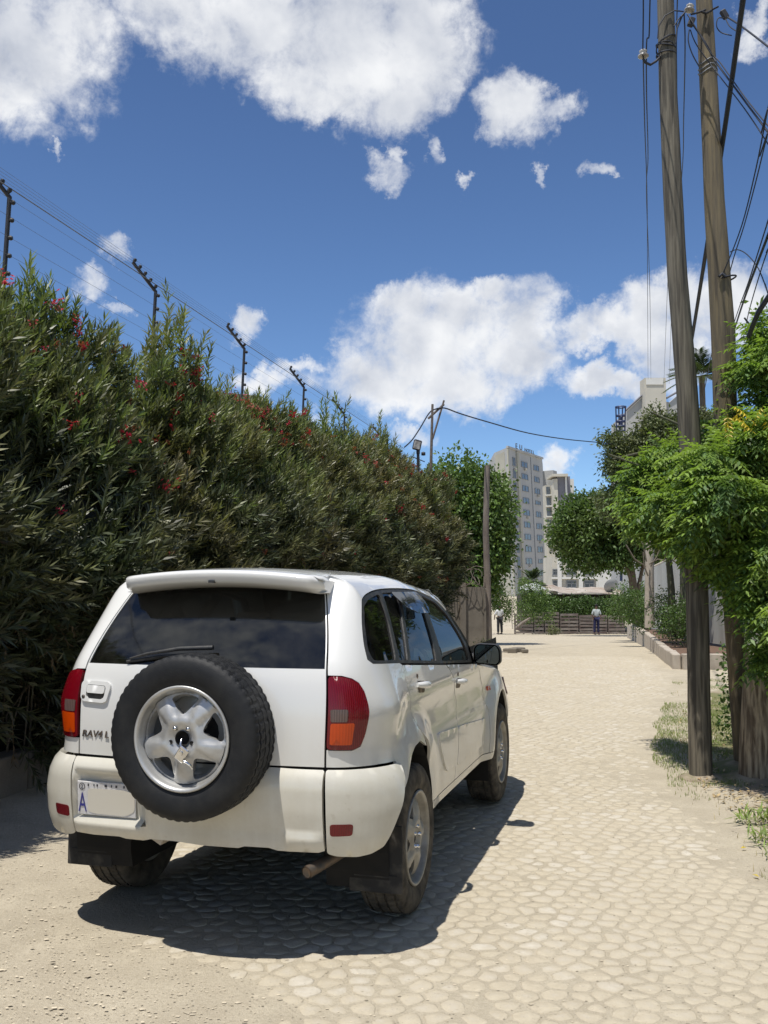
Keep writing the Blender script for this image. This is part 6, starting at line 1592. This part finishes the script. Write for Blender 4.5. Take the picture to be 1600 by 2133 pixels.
for i, (px, py, s) in enumerate(((1026, 1298, .22), (1033, 1301, .16))):
    V = [];  b = B(); b.lathe([(0, s*.6), (s*.5, s*.5), (s*.9, s*.1), (s, -s*.3), (s*.6, -s*.5), (0, -s*.5)], 7, 'z', (0, 0, 0), smooth=False); o = b.build('boulder', M['concrete_pale']); o.location = at(px, py, 55); o.location.z = zf + s * .4
    tag(o, ['larger pale boulder left of the person in white', 'smaller pale boulder next to the person in white'][i], 'boulder', 'pale boulders at the end of the lane')
rb = B()
for k in range(9): rb.box((random.uniform(-.5, .5), random.uniform(-.5, .5), .06), (random.uniform(.1, .3), random.uniform(.1, .3), random.uniform(.08, .2)), Matrix.Rotation(random.uniform(0, 3), 3, 'Z'), bev=.02)
o = rb.build('rubble', M['concrete']); o.location = (3.35, 26.3, zb); tag(o, kind='stuff')

def person(loc, rz, shirt, trousers, label, pose):
    t = empty('person', loc, rz, label, 'person')
    def skinmesh(name, verts, edges, radii, mat, root=0, lv=1):
        me = bpy.data.meshes.new(name); me.from_pydata(verts, edges, []); o = bpy.data.objects.new(name, me); sc.collection.objects.link(o)
        m = o.modifiers.new('skin', 'SKIN'); 
        for i, r in enumerate(radii): me.skin_vertices[0].data[i].radius = r if hasattr(r, '__len__') else (r, r)
        me.skin_vertices[0].data[root].use_root = True; s = o.modifiers.new('sub', 'SUBSURF'); s.levels = lv; s.render_levels = lv
        new = bpy.data.meshes.new_from_object(o.evaluated_get(bpy.context.evaluated_depsgraph_get())); bpy.data.objects.remove(o)
        new.materials.clear(); new.materials.append(mat); new.polygons.foreach_set('use_smooth', [True] * len(new.polygons)); return link(name, new, t)
    ax, ay, bx_, by_ = pose    # elbow/hand offsets for both arms
    V = [(0, 0, .96), (0, 0, 1.15), (0, 0, 1.36), (0, 0, 1.47), (0, .01, 1.60), (0, .01, 1.70),
         (-.09, 0, .92), (-.10, .01, .50), (-.11, -.01, .09), (-.11, .12, .03), (.09, 0, .92), (.11, -.02, .50), (.12, -.04, .09), (.12, .10, .03),
         (-.17, 0, 1.40), (-.25, ax, 1.14), (-.22, ax + ay, .93), (-.22, ax + ay + .03, .84), (.17, 0, 1.40), (.25, bx_, 1.14), (.21, bx_ + by_, .93), (.21, bx_ + by_ + .03, .84)]
    E = [(0,1),(1,2),(2,3),(3,4),(4,5),(0,6),(6,7),(7,8),(8,9),(0,10),(10,11),(11,12),(12,13),(2,14),(14,15),(15,16),(16,17),(2,18),(18,19),(19,20),(20,21)]
    rr = [(.14,.10),(.13,.10),(.15,.10),.055,(.075,.09),(.06,.07),.085,.058,.042,.04,.085,.058,.042,.04,.055,.04,.03,.03,.055,.04,.03,.03]
    skinmesh('body', V, E, rr, M['skin'])
    skinmesh('shirt', [V[0], V[1], V[2], (0, 0, 1.44), V[14], V[15], V[18], V[19]], [(0,1),(1,2),(2,3),(2,4),(4,5),(2,6),(6,7)], [(.165,.125),(.155,.12),(.175,.125),(.075,.08),.075,.06,.075,.06], M[shirt])
    skinmesh('trousers', [(0, 0, .98), V[6], V[7], V[8], V[10], V[11], V[12]], [(0,1),(1,2),(2,3),(0,4),(4,5),(5,6)], [(.16,.125),.105,.085,.075,.105,.085,.075], M[trousers])
    for sx in (-.11, .12):
        b = B(); b.box((sx, .05, .035), (.09, .26, .07), bev=.02); b.build('shoe', M['shoe'], t)
    b = B(); b.lathe([(0, .10), (.05, .09), (.085, .05), (.092, 0), (.08, -.03)], 12, 'z', (0, 0, 1.67)); b.build('hair', M['hair'], t)
person((at(1243, 1318, 56).x, 56, gz(0, 56) + .01), R(190), 'shirt_grey', 'trousers_blue', 'person in a pale grey shirt and navy trousers standing before the pallet fence', (.05, .05, -.03, .06))
person((at(1041, 1306, 57).x, 57, gz(0, 57) + .01), R(25), 'shirt_white', 'trousers_dark', 'person in a white shirt and dark trousers walking away beside the pale boulders', (.12, .10, .0, .10))

# ------------------------------------------------------------------ buildings
def tower():
    Y = 230.0; z0 = -6.0
    bl = at(1072, 1215, Y); t = empty('tower_block', (bl.x, Y, z0), 0, 'tall grey tower block with letters on its roof edge', 'building'); o = Vector(t.location)
    t.rotation_euler = (0, R(-2.2), 0)
    A, Bp, Cp = at(1072, 932, Y), at(1127, 957, Y), at(1140, 980, Y)
    a = math.radians(-22)           # front turned away to the right
    def wall(name, xa, xb, ya, yb, zt0, zt1, mat, th=None):
        V = [(xa, ya, 0), (xb, yb, 0), (xb, yb, zt1), (xa, ya, zt0)]; return mk(name, [(v[0], v[1], v[2]) for v in V], [(0, 1, 2, 3)], mat, t)
    # solid body: plan corners, front facing the camera and slightly right
    W1, WD = 12.6, 25.0
    Zt = A.z - z0
    pts = [(-2.0, 9.0), (.0, 0), (W1, WD), (W1 + 2, 36), (-1.0, 34)]
    V = [(x, y, 0) for x, y in pts] + [(x, y, Zt) for x, y in pts]; n = 5
    mk('block', V, [(k, (k+1) % n, n + (k+1) % n, n + k) for k in range(n)] + [(5,6,7,8,9)], M['tower_wall'], t)
    s0 = Vector((0, 0, 0)); s1 = Vector((W1, WD, 0)); dr = (s1 - s0).normalized(); nr = Vector((dr.y, -dr.x, 0)); L = (s1 - s0).length
    rot = Matrix.Rotation(math.atan2(dr.y, dr.x), 3, 'Z')
    b = B(); b.box(s1 + dr * 1.2 + Vector((.6, 3, (Zt - 3.0) / 2)), (3.5, 6, Zt - 3.0), rot); b.build('side_wing', M['tower_wall'], t)
    d2 = Vector((-2.0, 9.0, 0)); b = B(); c_ = d2 * .55; n2 = Vector((-9.0, -2.0, 0)).normalized()
    b.box(c_ + n2 * .05 + Vector((0, 0, Zt / 2 - .4)), (6.5, .2, Zt - .8), Matrix.Rotation(math.atan2(9.0, -2.0), 3, 'Z')); b.build('lit_side_panel', M['tower_side'], t)
    b = B(); b.box(s0 + dr * 7.2 + nr * .15 + Vector((0, 0, Zt / 2)), (1.5, .5, Zt - .6), rot); b.build('pilaster', M['tower_side'], t)
    b = B(); b.box(s0 + dr * .3 + nr * .10 + Vector((0, 0, Zt / 2)), (.8, .3, Zt - .4), rot); b.build('corner_pilaster', M['tower_side'], t)
    b = B(); b.box(s0 + dr * (L / 2) + nr * .12 + Vector((0, 0, Zt + .15)), (L + .3, .5, .5), rot); b.build('parapet', M['tower_wall'], t)
    for x in (18.0,):
        b = B(); b.box(s0 + dr * x + nr * .03 + Vector((0, 0, Zt / 2)), (.25, .2, Zt - 1), rot); b.build('downpipe', M['window_frame'], t)
    for fl_ in range(12):
        z = Zt - 3.0 - fl_ * 3.05
        if z < 2: break
        for x, w_, h_ in ((4.6, 1.8, 2.0), (12.6, 4.6, 1.35), (22.4, 4.2, 1.35)):
            if x > 20 and fl_ % 5 == 3: h_ = .9
            fr = B(); c0 = s0 + dr * x + nr * .06 + Vector((0, 0, z)); 
            for dx, dz, sx, sz in ((-w_/2, 0, .22, h_), (w_/2, 0, .22, h_), (0, h_/2, w_, .12), (0, -h_/2, w_ + .5, .16), (0, 0, .2, h_)): fr.box(c0 + dr * dx + Vector((0, 0, dz)), (sx, .16, sz), rot)
            f = fr.build('window', M['window_frame'], t); pn = B(); pn.box(c0 - nr * .02, (w_ - .1, .08, h_ - .1), rot); pn.build('pane', M['window_dark'], f)
            if (fl_ * 3 + int(x)) % 4 == 0: ac = B(); ac.box(c0 + nr * .35 + Vector((0, 0, -h_ * .9)), (.7, .5, .5), rot); ac.build('air_conditioner', M['cream'], t)
    for txt, x, s_ in (('E', 6.2, 1.9), ('U', 9.2, 1.9), ('H', 13.2, 1.3), ('O', 15.0, 1.3), ('T', 16.9, 1.3), ('E', 18.5, 1.3), ('L', 20.1, 1.3)):
        g = text_mesh('roof_letter', txt, s_, M['dark_metal'], t, .06); g.scale = (1.7, 1, 1); g.location = s0 + dr * x + nr * .1 + Vector((0, 0, Zt + .5)); g.rotation_euler = (R(90), 0, math.atan2(dr.y, dr.x))
tower()
def second():
    Y = 190.0; p0 = at(1145, 1215, Y); z0 = -6.0; t = empty('narrow_apartment_block', (p0.x, Y, z0), 0, 'cream and slate apartment block with open stair beside the grey tower', 'building'); t.rotation_euler = (0, R(-1.2), 0)
    X = lambda px: at(px + 8, 1100, Y).x - p0.x; Z = lambda py: at(1150, py, Y).z - z0
    b = B(); b.box(((X(1148) + X(1157)) / 2, 1, Z(1000) / 2), (X(1157) - X(1148), 6, Z(1000))); b.build('cream_bay', M['cream'], t)
    b = B(); b.box(((X(1157) + X(1184)) / 2, 1.4, Z(995) / 2), (X(1184) - X(1157), 6, Z(995))); b.build('slate_bay', M['blue_grey'], t)
    b = B(); b.box(((X(1184) + X(1196)) / 2, 3, Z(998) / 2), (X(1196) - X(1184), 5, Z(998))); b.build('white_bay', M['white_wall'], t)
    b = B(); b.box(((X(1136) + X(1148)) / 2, 2.4, Z(1010) / 2), (X(1148) - X(1136), 3, Z(1010))); b.build('stair_bay', M['cream'], t)
    b = B(); b.box(((X(1145) + X(1178)) / 2, .6, Z(993)), (X(1178) - X(1145), 6.5, .5)); b.build('roof_slab', M['cream'], t)
    b = B(); b.box((X(1175), -1.75, (Z(1030) + Z(1000)) / 2), (.35, .2, Z(1000) - Z(1040))); b.build('downpipe', M['white_wall'], t)
    for py in (1021, 1044, 1066, 1090, 1112):
        b = B(); b.box(((X(1138) + X(1146)) / 2, .85, Z(py)), (X(1146) - X(1138), .3, 1.5)); b.build('window', M['window_dark'], t)
        b = B(); b.box(((X(1136) + X(1148)) / 2, .6, Z(py + 10)), (X(1148) - X(1136), .8, .25)); b.build('balcony_slab', M['white_wall'], t)
second()
def low_white():
    Y = 110.0; p0 = at(1150, 1230, Y); z0 = -4.0; t = empty('white_office_building', (p0.x, Y, z0), 0, 'cream two storey building with square windows glimpsed below the dark tree', 'building')
    X = lambda px: at(px, 1200, Y).x - p0.x; Z = lambda py: at(1200, py, Y).z - z0
    b = B(); b.box(((X(1150) + X(1262)) / 2, 3, Z(1160) / 2), (X(1262) - X(1150), 6, Z(1160))); b.build('facade', M['cream'], t)
    b = B(); b.box((X(1243) + 1.2, 2.5, Z(1170) / 2), (2.2, 6, Z(1170) + .5)); b.build('white_end', M['white_wall'], t)
    b = B(); b.box(((X(1150) + X(1262)) / 2, -.1, Z(1204)), (X(1262) - X(1150) + .1, .3, .22)); b.build('string_course', M['white_wall'], t)
    for px in (1165, 1209, 1245): b = B(); b.box((X(px), -.15, Z(1160) / 2), (.45, .3, Z(1160) - .2)); b.build('pilaster', M['white_wall'], t)
    for px in (1158, 1190, 1227):
        for py, h_ in ((1217, 14), (1192, 12)):
            w_ = 1.05 if px > 1160 else .7; hh = Z(py - h_ / 2) - Z(py + h_ / 2); b = B()
            for dx, dz, sx, sz in ((-w_/2, 0, .08, hh), (w_/2, 0, .08, hh), (0, hh/2, w_, .08), (0, -hh/2, w_ + .2, .12), (0, 0, .05, hh), (0, .1, w_, .05)): b.box((X(px) + dx, -.06, Z(py) + dz), (sx, .14, sz))
            f = b.build('window', M['window_frame'], t); b = B(); b.box((X(px), -.01, Z(py)), (w_ - .05, .05, hh - .05)); b.build('pane', M['window_dark'], f)
low_white()
def gabled():
    Y = 62.0; p0 = at(1305, 1215, Y); z0 = dip(62); t = empty('gabled_building', (p0.x, Y, z0), 0, 'pale tall building with a chimney block rising above the feathery tree', 'building')
    q = lambda px, py: (at(px, py, Y).x - p0.x, at(px, py, Y).z - z0)
    out = [q(1305, 1290), q(1306, 855), q(1337, 826), q(1395, 838), q(1425, 812), q(1448, 806), q(1449, 850), q(1500, 862), q(1500, 1290)]
    V = [(x, 0, z) for x, z in out] + [(x + .4, 6, z) for x, z in out]; n = len(out)
    mk('gable_wall', V, [tuple(range(n))[::-1], tuple(range(n, 2*n))] + [(k, (k+1) % n, n + (k+1) % n, n + k) for k in range(n)], M['tower_wall'], t)
    x, z = q(1357, 845); x0 = q(1338, 800)[0]; x1 = q(1378, 800)[0]; zt = q(1350, 808)[1]
    b = B(); b.box(((x0+x1)/2, -.2, (zt + z) / 2 - .2), (x1 - x0 + .1, 1.2, zt - z + 1.4)); b.build('chimney_block', M['cream'], t)
    b = B(); b.box(((x0+x1)/2 - .05, -.2, q(1350, 800)[1]), (x1 - x0 - .15, 1.3, .42)); b.build('chimney_cap', M['white_wall'], t)
    b = B(); e = [q(1302, 856), q(1338, 823)]; b.tube([(e[0][0], -.1, e[0][1]), (e[1][0], -.1, e[1][1])], .07, 5); b.build('roof_edge', M['blue_grey'], t); b = B(); e = [q(1380, 834), q(1430, 806)]; b.tube([(e[0][0], -.1, e[0][1]), (e[1][0], -.1, e[1][1])], .07, 5); b.build('roof_edge', M['blue_grey'], t)
    # steel cage mast
    cg = empty('steel_cage_ladder', tuple(at(1293, 1215, 60)), 0, 'dark blue caged ladder tower left of the pale gabled building', 'ladder tower'); oc = Vector(cg.location)
    for k, px in enumerate((1283, 1289, 1297, 1303)):
        b = B(); b.tube([at(px + (1.5 if k < 2 else -1.5), 910, 60 + .25 * (k % 2)) - oc, at(px, 848, 60 + .25 * (k % 2)) - oc], .045, 5); b.build('leg', M['blue_paint'], cg)
    for py in (848, 866, 878, 888, 898):
        b = B(); r_ = .32 if py > 850 else .36; c_ = at(1293, py, 60.1) - oc; b.lathe([(r_, -.04), (r_, .04), (r_ - .04, .04), (r_ - .04, -.04), (r_, -.04)], 14, 'z', c_); b.build('ring', M['blue_paint'], cg)
    b = B(); b.tube([at(1294, 1210, 60.1) - oc, at(1294, 868, 60.1) - oc], .09, 6); b.build('mast_core', M['blue_paint'], cg)
gabled()
